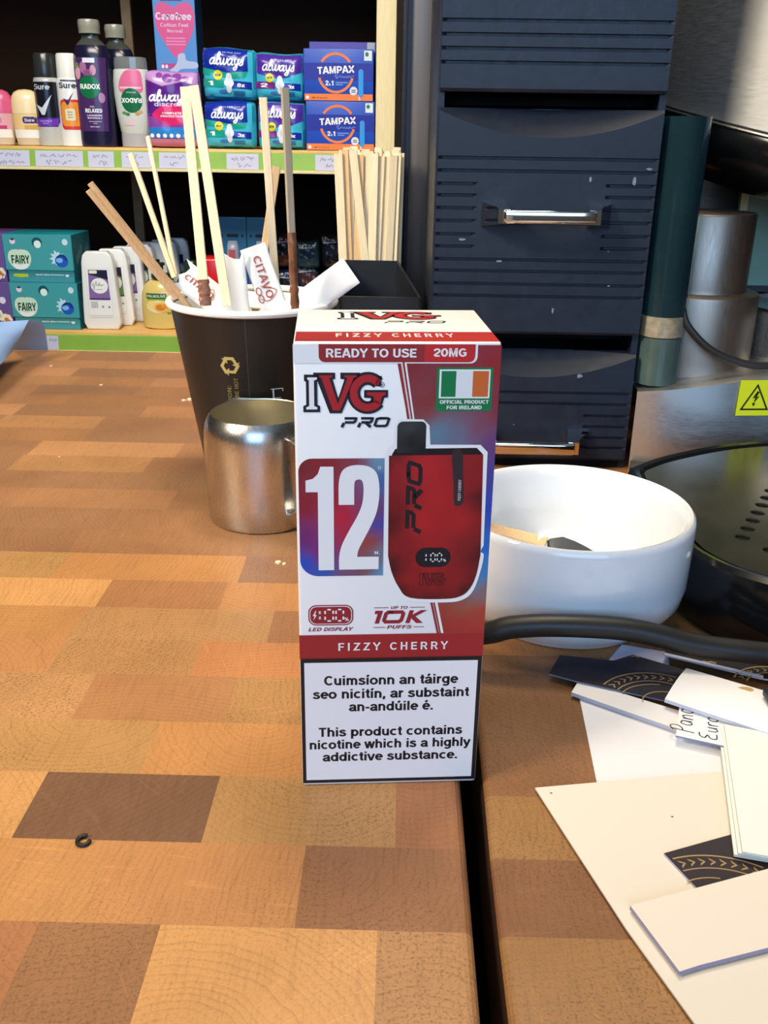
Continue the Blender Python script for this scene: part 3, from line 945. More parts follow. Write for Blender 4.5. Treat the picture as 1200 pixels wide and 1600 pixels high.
def shelving():
    t = thing('shelving_unit', 'cream edged shop shelving with green price rails, filled with toiletries behind the counter', 'shelves', (-0.5, FY, -0.9))
    og = (-0.5, FY, -0.9)
    b = MB(); b.box(-1.25, -0.02, 2.02, 2.04, -0.88, 0.70); b.build('back_panel', M['dark_wood'], t, og)
    b = MB(); b.box(-0.0475, -0.0160, FY, FY + 0.022, -0.90, 0.70, bev=0.0015); b.build('front_post', M['cream_wood'], t, og)
    b = MB(); b.box(-0.0440, -0.0200, FY + 0.022, 2.02, -0.90, 0.70); b.build('side_panel', M['dark_wood'], t, og)
    for z0, z1, x in ((0.20, 0.70, -0.507), (-0.15, 0.14, -0.5135)):
        b = MB(); b.box(x - 0.0085, x + 0.0085, 1.89, 1.90, z0 - 0.05, z1); b.build('upright', M['strip_wood'], t, og)
    rnd = random.Random(3)
    tick_up = [(-0.75, -0.6182), (-0.6085, -0.5294), (-0.5209, -0.4782), (-0.4654, -0.4175), (-0.4037, -0.3520), (-0.2920, -0.2390), (-0.1458, -0.0719)]
    tick_lo = [(-0.6300, -0.6060), (-0.36, -0.30), (-0.20, -0.14)]
    for zt, ticks in ((UP - 0.0003, tick_up), (LO - 0.0003, tick_lo)):
        b = MB(); b.box(-1.25, -0.0478, FY, 2.02, zt - 0.016, zt, bev=0.001)
        sh = b.build('shelf_board', M['pine'], t, og)
        b = MB()
        pr = [(FY - 0.001, zt - 0.0042), (FY - 0.004, zt - 0.005), (FY - 0.0075, zt - 0.031), (FY - 0.012, zt - 0.0325), (FY - 0.012, zt - 0.0355), (FY - 0.001, zt - 0.0355)]
        x0, x1 = -1.25, -0.0490
        n = len(pr)
        A = [b.vert((x0, y, z)) for y, z in pr]
        B = [b.vert((x1, y, z)) for y, z in pr]
        for i in range(n):
            j = (i + 1) % n
            b.face((A[i], A[j], B[j], B[i]), 1 if i in (2, 3) else 0)
        b.face(A[::-1]); b.face(B)
        b.build('price_rail', [M['green'], M['cream_wood']], sh, og)
        for xa, xb in ticks:
            b = MB()
            zb_, zt_ = zt - 0.0305, zt - 0.0062

            def mp(x, y, l, zb_=zb_, zt=zt):
                f = (zt - 0.005 - y) / 0.026
                return (x, FY - 0.0043 - 0.0035 * f - 0.0006 - l * 0.00015, y)
            a = Art()
            a.rect(xa, zb_, xb, zt_, c(196, 196, 214), 1)
            scribble(a, xa + 0.008, xb - 0.012, zb_ + 0.014, 0.006, rnd)
            scribble(a, xa + 0.018, xb - 0.018, zb_ + 0.003, 0.007, rnd)
            a.apply(b, mp)
            b.build('price_ticket', M['paper'], sh, og)
    b = MB(); b.box(-1.25, -0.0478, FY, 2.02, 0.50, 0.516); b.build('shelf_board', M['pine'], t, og)  # unseen board added above the view to shade the shelf interior


shelving()

# ================================================================== black drawer unit and its metal side
def drawer_unit():
    X0, X1, Y = 0.0165, 0.1325, 0.517
    t = thing('drawer_unit', 'tall black ribbed drawer tower with chrome handles left of the steel coffee machine', 'drawers', (0.0745, 0.62, 0))
    og = (0.0745, 0.62, 0)
    b = MB()
    b.box(X0, X0 + 0.0035, Y + 0.004, 0.70, 0.0, 0.40)
    b.box(X1 - 0.0035, X1, Y + 0.004, 0.70, 0.0, 0.40)
    b.box(X0 + 0.0035, X1 - 0.0035, 0.692, 0.70, 0.0, 0.40)
    b.box(X0 + 0.0035, X1 - 0.0035, Y + 0.03, 0.692, 0.1945, 0.1985, 1)
    b.box(X0 + 0.0035, X1 - 0.0035, Y + 0.03, 0.692, 0.070, 0.074, 1)
    b.box(X0 + 0.0035, X1 - 0.0035, Y + 0.004, 0.692, 0.0, 0.004, 1)
    b.build('carcass', [M['black'], M['black_flat']], t, og)

    def drawer(z0, z1, grooves, hz=None, wide=(None, None), scoop=True, yaw=0.0, specks=()):
        """front panel with pressed ribs: rows of the profile step in at every groove"""
        b = MB()
        xa, xb, th = X0 + 0.001, X1 - 0.001, 0.012
        nx = 48

        def lim(x):
            u = (x - (xa + xb) / 2) / ((xb - xa) / 2)
            return z1 - 0.0012 - 0.0125 * max(0.0, 1 - u * u)
        zl = (X0 + 0.020, X0 + 0.091)
        X = [xa + (xb - xa) * i / nx for i in range(nx + 1)]
        rows = [[(x, Y + 0.0012, z0) for x in X], [(x, Y, z0 + 0.0015) for x in X]]
        for g in sorted(grooves):
            for dz, dep in ((-0.0009, 0), (-0.0006, 0.0016), (0.0006, 0.0016), (0.0009, 0)):
                r = []
                for i, x in enumerate(X):
                    ok = 0 < i < nx and not (hz is not None and abs(g - hz) < 0.0185 and zl[0] < x < zl[1])
                    r.append((x, Y + (dep if ok else 0), g + dz))
                rows.append(r)
        if scoop:
            rows.append([(x, Y, z1 - 0.0150) for x in X])
            for q in (0.0, 0.08, 0.5, 1.0):
                rows.append([(x, Y + (z1 - lim(x)) * q * 0.9, lim(x) + (z1 - lim(x)) * q) for x in X])
        else:
            rows.append([(x, Y, z1 - 0.001) for x in X])
            rows.append([(x, Y + 0.0012, z1) for x in X])
        ids = b.grid(rows, 0, None, True)
        bk = [b.vert((xa, Y + th, z0)), b.vert((xb, Y + th, z0)), b.vert((xb, Y + th, z1)), b.vert((xa, Y + th, z1))]
        b.face(ids[0][::-1] + [bk[0], bk[1]])
        b.face(ids[-1] + [bk[2], bk[3]])
        b.face([r[0] for r in ids] + [bk[3], bk[0]])
        b.face([r[-1] for r in ids][::-1] + [bk[1], bk[2]])
        b.face(bk[::-1])
        # the tray behind the front
        b.box(xa + 0.006, xb - 0.006, Y + th, 0.688, z0 + 0.006, z1 - 0.035, 1)
        for sx_, sz_, sw, sh_ in specks:
            rr = random.Random(int(sx_ * 1e5))
            p = [(sx_ + sw * rr.uniform(.5, 1) * cos(k * pi / 4), sz_ + sh_ * rr.uniform(.5, 1) * sin(k * pi / 4)) for k in range(8)]
            b.poly([(x, Y - 0.0002, z) for x, z in p], 2)
        d = b.build('drawer', [M['black'], M['black_flat'], M['scuff']], t, og, angle=22)
        if hz is not None:
            h = MB()
            hx0, hx1 = X0 + 0.0310, X0 + 0.0865
            # flared square feet and a bar between them
            for sgn, hx in ((1, hx0), (-1, hx1)):
                rows = []
                for q, (w, hh, yo) in enumerate(((0.0062, 0.0064, 0.0), (0.0060, 0.0062, -0.002), (0.0034, 0.0042, -0.012), (0.0030, 0.0036, -0.0155))):
                    cx = hx + sgn * (0.0 if q < 2 else 0.0045)
                    rows.append([(cx - w, Y + yo, hz - hh), (cx + w, Y + yo, hz - hh), (cx + w, Y + yo, hz + hh), (cx - w, Y + yo, hz + hh)])
                ids2 = h.grid(rows, 0, None, False, closed_u=True)
                h.face(ids2[-1])
            h.box(hx0 + 0.004, hx1 - 0.004, Y - 0.0185, Y - 0.0125, hz - 0.0034, hz + 0.0034, bev=0.0014, seg=3)
            h.build('handle', M['chrome'], d, og)
        return d

    drawer(0.2000, 0.315, [0.2320, 0.2258, 0.2196, 0.2133], scoop=False)
    drawer(0.0780, 0.1925, [0.1687, 0.1625, 0.1560, 0.1503, 0.1439, 0.1375, 0.1307, 0.1244, 0.1178, 0.1118, 0.1050, 0.0986], hz=0.1412,
           specks=((0.120, 0.1585, 0.0016, 0.003), (0.097, 0.159, 0.0009, 0.0018), (0.052, 0.117, 0.0020, 0.0008), (0.112, 0.105, 0.001, 0.0005), (0.110, 0.123, 0.0005, 0.0005), (0.032, 0.128, 0.0025, 0.0009), (0.127, 0.1645, 0.0020, 0.0007), (0.083, 0.091, 0.0010, 0.0026)))
    drawer(0.0050, 0.0675, [0.0451, 0.0388, 0.0320, 0.0256, 0.0191, 0.0130], hz=0.0172, specks=((0.101, 0.055, 0.0020, 0.0016), (0.066, 0.026, 0.0005, 0.0005)))


M['scuff'] = simple('pale_scuff', c(120, 130, 148), rough=0.6)
drawer_unit()


def metal_post():
    b = MB()
    b.box(0.0016, 0.0240, 0.712, 0.80, 0.0, 0.48, bev=0.0008)
    t = tag(b.build('metal_post', M['post']), 'upright grey metal post between the wooden stirrers and the black drawers', 'post')
    b = MB()
    b.box(-0.0022, 0.0014, 0.711, 0.80, 0.0, 0.48, bev=0.0004)
    b.box(0.0012, 0.0036, 0.7105, 0.7118, 0.0, 0.48)
    b.box(0.0205, 0.0250, 0.7100, 0.7118, 0.0, 0.48)
    b.build('edge_trim', M['black'], t)


M['post'] = simple('grey_metal_sheet', c(120, 112, 106), rough=0.42, metal=0.55, noise=0.08, nscale=12, stretch=(30, 30, 1))
metal_post()


# ================================================================== coffee machine
def coffee_machine():
    og = (0.22, 0.5, 0)
    t = thing('coffee_machine', 'steel and black coffee machine with a rounded drip tray at the right edge', 'coffee machine', og)
    # drip tray: a rounded plan, body below and perforated plate set in a raised rim
    plan = spline([(0.1105, 0.425), (0.1105, 0.375), (0.1125, 0.345), (0.1160, 0.330), (0.127, 0.314), (0.150, 0.299), (0.19, 0.287), (0.24, 0.287), (0.285, 0.305), (0.305, 0.35), (0.305, 0.41), (0.290, 0.455), (0.255, 0.480), (0.215, 0.486), (0.175, 0.477), (0.140, 0.458), (0.118, 0.440)], closed=True, k=5)
    cx, cy = 0.21, 0.385

    def shrink(k, dz=0):
        return [(cx + (x - cx) * (1 - k / hypot(x - cx, y - cy)), cy + (y - cy) * (1 - k / hypot(x - cx, y - cy))) for x, y in plan]
    b = MB()
    rows = []
    for k, z in ((0.004, 0.0), (0.002, 0.002), (0.0, 0.012), (0.0, 0.026), (0.0012, 0.0295), (0.0035, 0.0310), (0.0060, 0.0305), (0.0072, 0.0285)):
        rows.append([(x, y, z) for x, y in shrink(k)])
    ids = b.grid(rows, 0, None, True, closed_u=True)
    b.face(ids[0][::-1])
    b.face(ids[-1], 1)
    tray = b.build('drip_tray', [M['black_gloss'], M['black_flat']], t, og)
    b = MB()
    outline = shrink(0.0085)
    holes = []
    for r_ in range(5):
        for k in range(-3, 12):
            x = 0.1357 + 0.0052 * k + 0.0120 * r_
            y = 0.3423 + 0.0091 * k - 0.0078 * r_ + 0.0045 * (r_ % 2)
            if hypot(x - cx, y - cy) < 0.084 and not (r_ == 0 and k < 0):
                holes.append(ell_pts(x, y, 0.0030, 0.0030, 14))
    loops = [[Vector((x, y, 0)) for x, y in outline]] + [[Vector((x, y, 0)) for x, y in h] for h in holes]
    flat = [p for lp in loops for p in lp]
    vi = [b.vert((p.x, p.y, 0.0296)) for p in flat]
    for tri in tessellate_polygon(loops):
        a, d, e = (flat[q] for q in tri)
        ccw = (d - a).cross(e - a).z > 0
        b.face([vi[q] for q in (tri if ccw else tri[::-1])])
    o = len(outline)
    for h in holes:
        m = len(h)
        low = [b.vert((x, y, 0.0288)) for x, y in h]
        for i in range(m):
            j = (i + 1) % m
            b.face((vi[o + i], low[i], low[j], vi[o + j]))
        o += m
    b.build('drip_plate', M['plate'], tray, og)
    # lower steel apron that follows the back of the tray
    arc = spline([(0.1338, 0.5150), (0.150, 0.5090), (0.175, 0.5060), (0.205, 0.5075), (0.25, 0.508), (0.31, 0.492)], k=6)
    top = lambda x: 0.0480 + (x - 0.1338) * 0.17
    b = MB()
    rows = [[(x, y, top(x) * q) for x, y in arc] for q in (0.0, 0.35, 0.75, 0.985)]
    rows.append([(x + 0.0004, y + 0.003, top(x)) for x, y in arc])
    rows.append([(x + 0.001, y + 0.05, top(x)) for x, y in arc])
    b.grid(rows, 0, None, True)
    apron = b.build('front_apron', M['steel_panel'], t, og)
    b = MB()
    b.tube([(x, y - 0.004, 0.0045) for x, y in arc], 0.0035, 8)
    b.build('seal_strip', M['rubber'], apron, og)
    # warning sticker
    a = Art()
    a.rect(-0.5, -0.5, 0.5, 0.5, c(214, 226, 30), 1)
    tri_o = [(-0.37, -0.32), (0.37, -0.32), (0, 0.36)]
    a.stroke(tri_o, 0.045, c(25, 28, 15), 2, closed=True)
    a.poly([(0.02, 0.20), (-0.10, -0.02), (-0.01, 0.02), (-0.05, -0.16), (0.10, 0.06), (0.02, 0.03), (0.08, 0.17)], c(25, 28, 15), 2)
    a.poly([(-0.085, -0.14), (-0.035, -0.24), (0.015, -0.15)], c(25, 28, 15), 2)
    b = MB()
    A = Vector((0.1868, 0.5053, 0.0372))
    ex = Vector((0.0197, 0.0010, 0.0002))
    ez = Vector((0.0003, 0.0002, 0.0200))
    nn = ex.cross(ez).normalized()

    def mp(x, y, l):
        p = A + ex * (x + 0.5) + ez * (y + 0.5) + nn * (l * 0.00012)
        return p
    a.apply(b, mp)
    b.build('warning_sticker', M['paper'], apron, og)
    # pillar, then solid drums and glass modelled in place of blurry reflections
    px_, py_, pr_ = 0.1458, 0.5260, 0.0120
    b = MB()
    b.lathe([(pr_, 0.0890), (pr_, 0.120), (pr_, 0.150), (pr_ + 0.0003, 0.190)], px_, py_, n=32)
    b.build('pillar', M['teal_glass'], t, og)
    b = MB()
    b.lathe([(pr_ - 0.0008, 0.0770), (pr_ + 0.0002, 0.0776), (pr_ + 0.0002, 0.0884), (pr_ - 0.0008, 0.0889)], px_, py_, n=32)
    b.build('clear_ring', M['clear_grey'], t, og)
    b = MB()
    b.lathe([(pr_ - 0.0012, 0.0500), (pr_, 0.0508), (pr_, 0.0764), (pr_ - 0.0006, 0.0769)], px_, py_, n=32)
    b.build('foot_reflection', M['grey_teal'], t, og)  # solid grey-teal piece in place of the teal reflection below the ring
    b = MB()
    prof = [(0.0345, 0.0490), (0.0345, 0.0955), (0.0340, 0.0970), (0.0325, 0.0976), (0.0272, 0.0985), (0.0268, 0.1010), (0.0268, 0.1400), (0.0260, 0.1412), (0.012, 0.1420)]
    b.lathe(prof, 0.1735, 0.5600, n=56)
    b.build('reflection_drum', M['steel_dark'], t, og)
    b = MB()
    b.lathe([(0.046, 0.0560), (0.046, 0.0870), (0.0445, 0.0885), (0.01, 0.0890)], 0.2520, 0.5700, n=48)
    b.build('reflection_drum_low', M['steel'], t, og)
    b = MB()
    p = [(0.1545, 0.5210, 0.0930), (0.158, 0.5190, 0.0840), (0.170, 0.5170, 0.0725), (0.184, 0.5165, 0.0660), (0.200, 0.5160, 0.0630), (0.222, 0.518, 0.0650)]
    b.tube(spline(p, k=6), 0.0021, 10)
    b.build('cable', M['rubber'], t, og)
    b = MB()
    b.box(0.2040, 0.2085, 0.5980, 0.6020, 0.0950, 0.1640, 1)
    b.box(0.2085, 0.262, 0.5985, 0.6010, 0.0950, 0.1640, 0)
    b.box(0.2040, 0.262, 0.5965, 0.6030, 0.0915, 0.0950, 2)
    b.build('reflection_glass', [M['green_glass'], M['cream_wood'], M['rubber']], t, og)
    b = MB()
    b.lathe([(0.003, 0.0), (0.0042, 0.001), (0.0042, 0.005), (0.003, 0.006)], 0, 0, n=16)
    b.v = [(0.2010 + x, 0.5860 - z, 0.1290 + y) for x, y, z in b.v]
    b.build('valve_knob', M['yellow_knob'], t, og)
    # upper housing: wide rounded steel head with a black lip below
    hc = (0.294, 0.640)
    R = 0.150
    tilt = Matrix.Translation((hc[0], hc[1], 0.178)) @ Matrix.Rotation(math.radians(9), 4, 'Y') @ Matrix.Rotation(math.radians(7), 4, 'X')
    b = MB()
    b.lathe([(R - 0.004, 0.0), (R - 0.0015, 0.002), (R - 0.001, 0.20), (R - 0.01, 0.205)], 0, 0, n=96)
    b.v = [tuple(tilt @ Vector(q)) for q in b.v]
    b.build('head_housing', M['steel_head'], t, og)
    b = MB()
    b.lathe([(0.02, -0.040), (R * 0.6, -0.038), (R * 0.85, -0.032), (R * 0.95, -0.022), (R + 0.000, -0.015), (R + 0.003, -0.008), (R + 0.003, -0.002), (R + 0.002, 0.0005), (R - 0.004, 0.001)], 0, 0, n=96)
    b.v = [tuple(tilt @ Vector(q)) for q in b.v]
    b.build('lower_lip', M['black_gloss'], t, og)
    b = MB()
    ringp = [((R + 0.0030) * cos(q * pi / 60), (R + 0.0030) * sin(q * pi / 60), 0.0002) for q in range(121)]
    b.tube(ringp, 0.0008, 8, cap=False)
    b.v = [tuple(tilt @ Vector(q)) for q in b.v]
    b.build('lip_highlight', M['steel'], t, og)  # thin steel ring added to imitate the highlight line along the lip
    # dark casing behind
    b = MB()
    b.box(0.150, 0.62, 0.66, 0.78, 0.0, 0.42, bev=0.004)
    b.build('rear_casing', M['steel_back'], t, og)


M['plate'] = simple('dark_perforated_plate', c(74, 73, 60), rough=0.22, metal=0.5, spec=0.5, noise=0.1)
M['clear_grey'] = simple('clear_grey_plastic', c(150, 140, 118), rough=0.08, spec=0.7, noise=0.25, nscale=300, coat=0.5)
M['grey_teal'] = simple('grey_teal_reflection', c(70, 88, 84), rough=0.15, spec=0.6, noise=0.15, nscale=60)
M['yellow_knob'] = simple('dull_yellow_plastic', c(150, 128, 40), rough=0.4)
M['steel_back'] = brushed('smoked_steel', (0.34, 0.31, 0.27), 0.30, (4, 30, 60))
coffee_machine()

# ================================================================== the carton in front
def techno_pro(a, x0, x1, y0, y1, col, layer=2, shear=0.0, wk=0.2, rot=0.0):
    """wide angular PRO lettering"""
    H = y1 - y0
    lw = (x1 - x0 - shear * H) / 3.36
    t = Art()
    w = wk * H
    X = lambda k, q: (k * 1.18 + q) * lw

    def S(k, pts, ww=w):
        t.stroke([(X(k, px) + shear * (py * H), py * H) for px, py in pts], ww, col, layer)
    e = wk / 2
    for k in (0, 1):
        S(k, [(0.10, 1 - e), (0.84, 1 - e), (0.93, 0.86), (0.93, 0.62), (0.84, 0.48), (0.20, 0.48)])
        S(k, [(0.16, 0.44), (0.08, 0.0)], w * 1.1)
    S(1, [(0.52, 0.46), (0.98, 0.02)], w * 1.2)
    S(2, [(0.28, 1 - e), (0.80, 1 - e), (0.95, 0.80), (0.92, 0.22), (0.80, e), (0.18, e), (0.05, 0.22), (0.08, 0.80), (0.28, 1 - e), (0.5, 1 - e)])
    a.add(t.moved(x0, y0, rot=rot))


def slab_logo(a, ox, oy, k, layer, red, black, white, ghost=False):
    """slab-serif I V G with a dark keyline; k millimetres per unit, drawn on a 21 x 10.6 field"""
    t = Art()
    I = [(0.3, 9.9), (4.2, 9.9), (4.2, 8.3), (3.55, 8.1), (3.55, 2.2), (4.2, 1.9), (4.2, 0.3), (0.0, 0.3), (0.0, 1.9), (0.75, 2.2), (0.75, 8.1), (0.3, 8.3)]
    V = [(2.6, 10.4), (8.0, 10.4), (8.0, 8.8), (7.4, 8.7), (8.75, 3.9), (10.3, 8.7), (9.3, 8.8), (9.3, 10.4), (14.2, 10.4), (14.2, 8.8), (13.2, 8.6), (9.6, 0.0), (6.6, 0.0), (3.5, 8.6), (2.6, 8.8)]
    Iw = [(1.1, 9.2), (3.5, 9.2), (3.5, 8.7), (2.75, 8.4), (2.75, 1.9), (3.5, 1.55), (3.5, 1.0), (0.75, 1.0), (0.75, 1.55), (1.5, 1.9), (1.5, 8.4), (1.1, 8.7)]
    Vr = [(4.0, 9.7), (7.3, 9.7), (7.3, 9.35), (6.55, 9.05), (8.65, 2.3), (11.1, 9.05), (10.2, 9.35), (10.2, 9.7), (13.3, 9.7), (13.3, 9.35), (12.6, 9.05), (9.2, 0.75), (7.4, 0.75), (4.6, 9.05), (4.0, 9.35)]
    g = ell_pts(16.1, 5.2, 3.5, 3.75, 26, math.radians(42), math.radians(322))
    bar = [(15.9, 5.0), (20.6, 5.0)]
    t.poly(I, black, 2)
    t.poly(V, black, 2)
    t.stroke(g, 3.3, black, 2)
    t.poly([(15.2, 6.0), (21.2, 6.0), (21.2, 4.1), (20.3, 4.0), (19.6, 1.7), (16.8, 2.4), (16.9, 3.9), (15.2, 4.0)], black, 2)
    t.poly([(18.2, 9.4), (19.6, 9.6), (19.4, 6.9), (17.4, 7.0)], black, 2)
    if not ghost:
        t.poly(Iw, white, 3)
        t.poly(Vr, red, 3)
        t.stroke(g, 1.9, red, 3)
        t.poly([(15.9, 5.4), (20.6, 5.4), (20.6, 4.7), (19.7, 4.4), (19.2, 2.3), (17.6, 2.8), (17.7, 4.4), (15.9, 4.7)], red, 3)
        t.poly([(18.3, 8.7), (19.0, 8.9), (18.9, 7.4), (17.9, 7.5)], red, 3)
    a.add(t.moved(ox, oy, k, k), layer - 2)


def seven_seg(a, x, y, w, h, digit, st, col, layer=3):
    """display digit built of separate short dashes"""
    segs = {0: 'abcdef', 1: 'bc'}[digit]
    P = {'a': ((.28, 1), (.72, 1)), 'd': ((.28, 0), (.72, 0)), 'b': ((1, .9), (1, .62)), 'c': ((1, .38), (1, .1)), 'f': ((0, .9), (0, .62)), 'e': ((0, .38), (0, .1))}
    for s_ in segs:
        (ax, ay), (bx, by) = P[s_]
        a.stroke([(x + ax * w, y + ay * h), (x + bx * w, y + by * h)], st, col, layer)


def front_art():
    a = Art()
    RD, RB, BK, PW = c(150, 40, 42), c(190, 36, 44), c(34, 28, 36), c(240, 241, 243)
    REDC = c(176, 34, 40)
    W = 51.5
    # right-hand colour blend, with the slanted white margin lines at its left
    ctrl = [(27, 127, c(132, 40, 44)), (40, 122, c(130, 42, 46)), (51, 126, c(150, 36, 40)), (51, 116, c(138, 44, 54)), (33, 116, c(136, 50, 48)),
            (36, 109, c(96, 130, 150)), (42, 108, c(104, 112, 140)), (46, 111, c(126, 78, 100)), (51, 106, c(104, 62, 120)), (51, 98, c(70, 66, 150)),
            (51, 88, c(42, 70, 176)), (51, 78, c(28, 104, 196)), (51, 71, c(34, 128, 196)), (47, 66, c(96, 130, 160)), (51, 64, c(128, 110, 110)),
            (45, 60, c(150, 84, 60)), (51, 58, c(170, 66, 44)), (40, 57, c(156, 60, 44)), (45, 53, c(168, 48, 42)), (51, 52, c(170, 44, 40)), (39, 52, c(160, 44, 40))]
    a.grad([(25.4, 131.8), (W, 131.8), (W, 51), (38.4, 51), (35.7, 64), (35, 104), (29.9, 104)], blend(ctrl, 3.0), 1, 9, 22)
    a.poly([(25.6, 127.8), (26.7, 127.8), (29.4, 112.8), (28.6, 112.8)], RD, 2)
    a.poly([(26.4, 127.8), (27.9, 127.8), (30.4, 112.4), (29.2, 112.4)], PW, 2)
    a.poly([(26.9, 127.8), (27.4, 127.8), (29.9, 112.8), (29.5, 112.8)], RD, 3)
    a.poly([(36.0, 60.8), (36.9, 60.8), (39.1, 50.9), (38.2, 50.9)], RD, 2)
    a.poly([(36.6, 60.8), (38.0, 60.8), (40.1, 50.9), (38.8, 50.9)], PW, 2)
    a.poly([(36.9, 60.8), (37.3, 60.8), (39.4, 50.9), (39.0, 50.9)], RD, 3)
    # red tab under the fold
    a.poly(rr_pts(4.0, 127.2, 45.6, 132.0, [1.7, 0, 0, 0]), PW, 3)
    a.poly(rr_pts(6.3, 127.5, 33.0, 132.0, [0, 0, 0, 1.5]), RD, 4)
    a.poly(rr_pts(32.4, 127.5, 45.0, 132.0, [1.5, 0, 0, 0]), c(196, 38, 40), 5)
    a.poly([(0, 127.2), (6.3, 127.2), (6.3, 131.9), (0, 131.9)], PW, 4)
    a.text('READY TO USE', 8.1, 30.4, 128.7, 2.2, PW, 6, bold=0.025)
    a.text('20MG', 34.6, 42.8, 128.9, 2.1, PW, 6, bold=0.025)
    slab_logo(a, 2.3, 114.5, 1.0, 5, REDC, BK, PW)
    a.ring(22.0, 121.8, 0.55, 0.6, 0.14, BK, 5, n=16)
    a.text('R', 21.75, 22.25, 121.5, 0.6, BK, 5)
    techno_pro(a, 11.6, 24.2, 110.8, 113.5, BK, 5, shear=0.28, wk=0.25)
    # flag panel
    GR = c(20, 120, 66)
    a.poly(rr_pts(35.6, 115.0, 49.8, 126.2, 0.4), GR, 3)
    a.rect(36.3, 118.3, 49.1, 125.7, PW, 4)
    a.rect(36.8, 118.7, 40.5, 125.3, c(16, 122, 70), 5)
    a.rect(40.5, 118.7, 44.7, 125.3, c(228, 232, 236), 5)
    a.rect(44.7, 118.7, 48.7, 125.3, c(206, 104, 44), 5)
    a.text('OFFICIAL PRODUCT', 36.6, 49.0, 116.9, 0.95, PW, 5, bold=0.01)
    a.text('FOR IRELAND', 38.4, 47.3, 115.45, 0.95, PW, 5, bold=0.01)
    # the 12 panel
    pc = [(1, 101, c(126, 36, 38)), (8, 101, c(140, 36, 40)), (15, 101.5, c(140, 58, 70)), (22, 102, c(110, 150, 176)), (22, 96, c(70, 100, 160)), (10, 92, c(160, 30, 50)), (2, 90, c(140, 34, 44)), (12, 86, c(190, 30, 56)), (20, 88, c(110, 60, 110)), (22, 84, c(70, 70, 160)), (14, 80, c(176, 36, 64)), (19, 79, c(150, 70, 60)), (2, 80, c(116, 40, 110)), (6, 76, c(130, 40, 110)), (2, 73, c(30, 80, 190)), (7, 70, c(40, 90, 180)), (13, 70, c(120, 80, 110)), (19, 72, c(130, 70, 60)), (22.5, 75, c(110, 120, 140)), (22.5, 70, c(90, 150, 190))]
    a.grad(rr_pts(0.7, 69.1, 22.9, 102.5, [0, 0, 3.6, 4.8], 8), blend(pc, 3.0), 3, 9, 14)
    one = [(2.5, 93.3), (5.65, 93.3), (5.6, 70.85), (9.75, 70.85), (9.75, 100.3), (6.35, 100.3), (5.7, 98.3), (4.4, 97.0), (2.5, 96.5)]
    a.poly(one, PW, 5)
    o2 = spline([(11.05, 89.7), (11.1, 95.8), (11.9, 98.9), (13.6, 100.3), (16.2, 100.7), (19.0, 100.2), (20.9, 98.4), (21.6, 95.2), (21.6, 91.5), (21.0, 87.6), (19.6, 83.8), (17.6, 79.6), (16.3, 76.8), (15.9, 74.7)], k=4)
    i2 = spline([(11.1, 70.95), (11.1, 74.6), (11.8, 78.0), (13.6, 82.0), (15.8, 86.2), (17.1, 89.6), (17.5, 92.6), (17.45, 95.3), (16.9, 96.6), (16.0, 96.7), (15.3, 96.2), (15.1, 94.6), (15.1, 89.7)], k=4)
    a.poly(o2 + [(21.7, 74.7), (21.7, 71.0)] + i2, PW, 5)
    a.text('M.', 20.6, 21.9, 75.4, 0.9, PW, 5)
    a.ring(21.6, 99.9, 0.35, 0.4, 0.12, PW, 5, n=10)
    # printed device: white halo, mouthpiece, body
    halo = [(25.0, 106.0), (25.3, 111.6), (26.6, 113.0), (32.6, 112.8), (34.2, 111.2), (34.6, 106.1), (47.6, 106.0), (49.5, 104.0), (49.9, 77.6), (49.2, 75.8), (50.1, 74.8), (49.5, 70.2), (47.9, 64.4), (45.3, 61.5), (40.5, 60.6), (30.0, 61.3), (26.2, 65.2), (24.2, 70.2), (23.3, 75.0), (22.9, 103.4), (23.6, 105.2)]
    a.poly(halo[:8] + spline(halo[8:19], k=4) + halo[19:], PW, 4)
    mg = [(26, 105, c(44, 44, 46)), (29, 111, c(56, 58, 60)), (30, 107, c(24, 24, 26)), (33, 108, c(40, 40, 42)), (33, 105, c(18, 18, 20))]
    a.grad(rr_pts(26.0, 104.0, 33.4, 112.3, [0, 1.3, 1.5, 0]), blend(mg), 6, 4, 4)
    a.poly([(24.8, 103.6), (25.6, 105.0), (46.6, 105.2), (48.2, 103.6), (48.3, 101.0), (24.6, 101.0)], c(30, 16, 18), 5)
    bc = [(24.3, 102, c(96, 18, 22)), (24.3, 85, c(84, 14, 18)), (25.0, 72, c(70, 12, 16)), (27.2, 100, c(150, 26, 30)), (27.2, 76, c(134, 22, 26)), (26, 88, c(120, 20, 24)), (33, 100, c(182, 32, 36)), (33, 85, c(178, 30, 34)), (37, 92, c(176, 30, 34)), (43, 85, c(170, 28, 32)), (46.6, 96, c(140, 24, 28)), (46.6, 78, c(130, 22, 26)), (48.6, 92, c(84, 14, 18)), (48.8, 76, c(74, 12, 16)), (36, 74, c(170, 28, 32)), (36, 66, c(140, 22, 26)), (36, 62.4, c(84, 14, 18)), (28, 64.6, c(78, 12, 16)), (46, 64.6, c(78, 12, 16)), (30, 67, c(150, 24, 28)), (43, 67, c(140, 22, 26))]
    body = [(24.0, 103.2), (48.4, 103.4), (49.2, 75.0), (48.4, 69.0), (46.9, 64.9), (44.6, 62.6), (40.4, 61.7), (30.4, 62.2), (27.2, 65.6), (25.2, 70.2), (24.2, 75.0)]
    a.grad(body[:2] + spline(body[2:], k=4), blend(bc, 3.2), 6, 12, 14)
    a.poly(spline([(40.3, 104.2), (42.9, 104.2), (43.4, 98.0), (43.9, 91.0), (43.3, 89.4), (42.3, 89.2), (41.4, 89.9), (41.0, 96.0)], closed=True, k=3), c(52, 38, 42), 7)
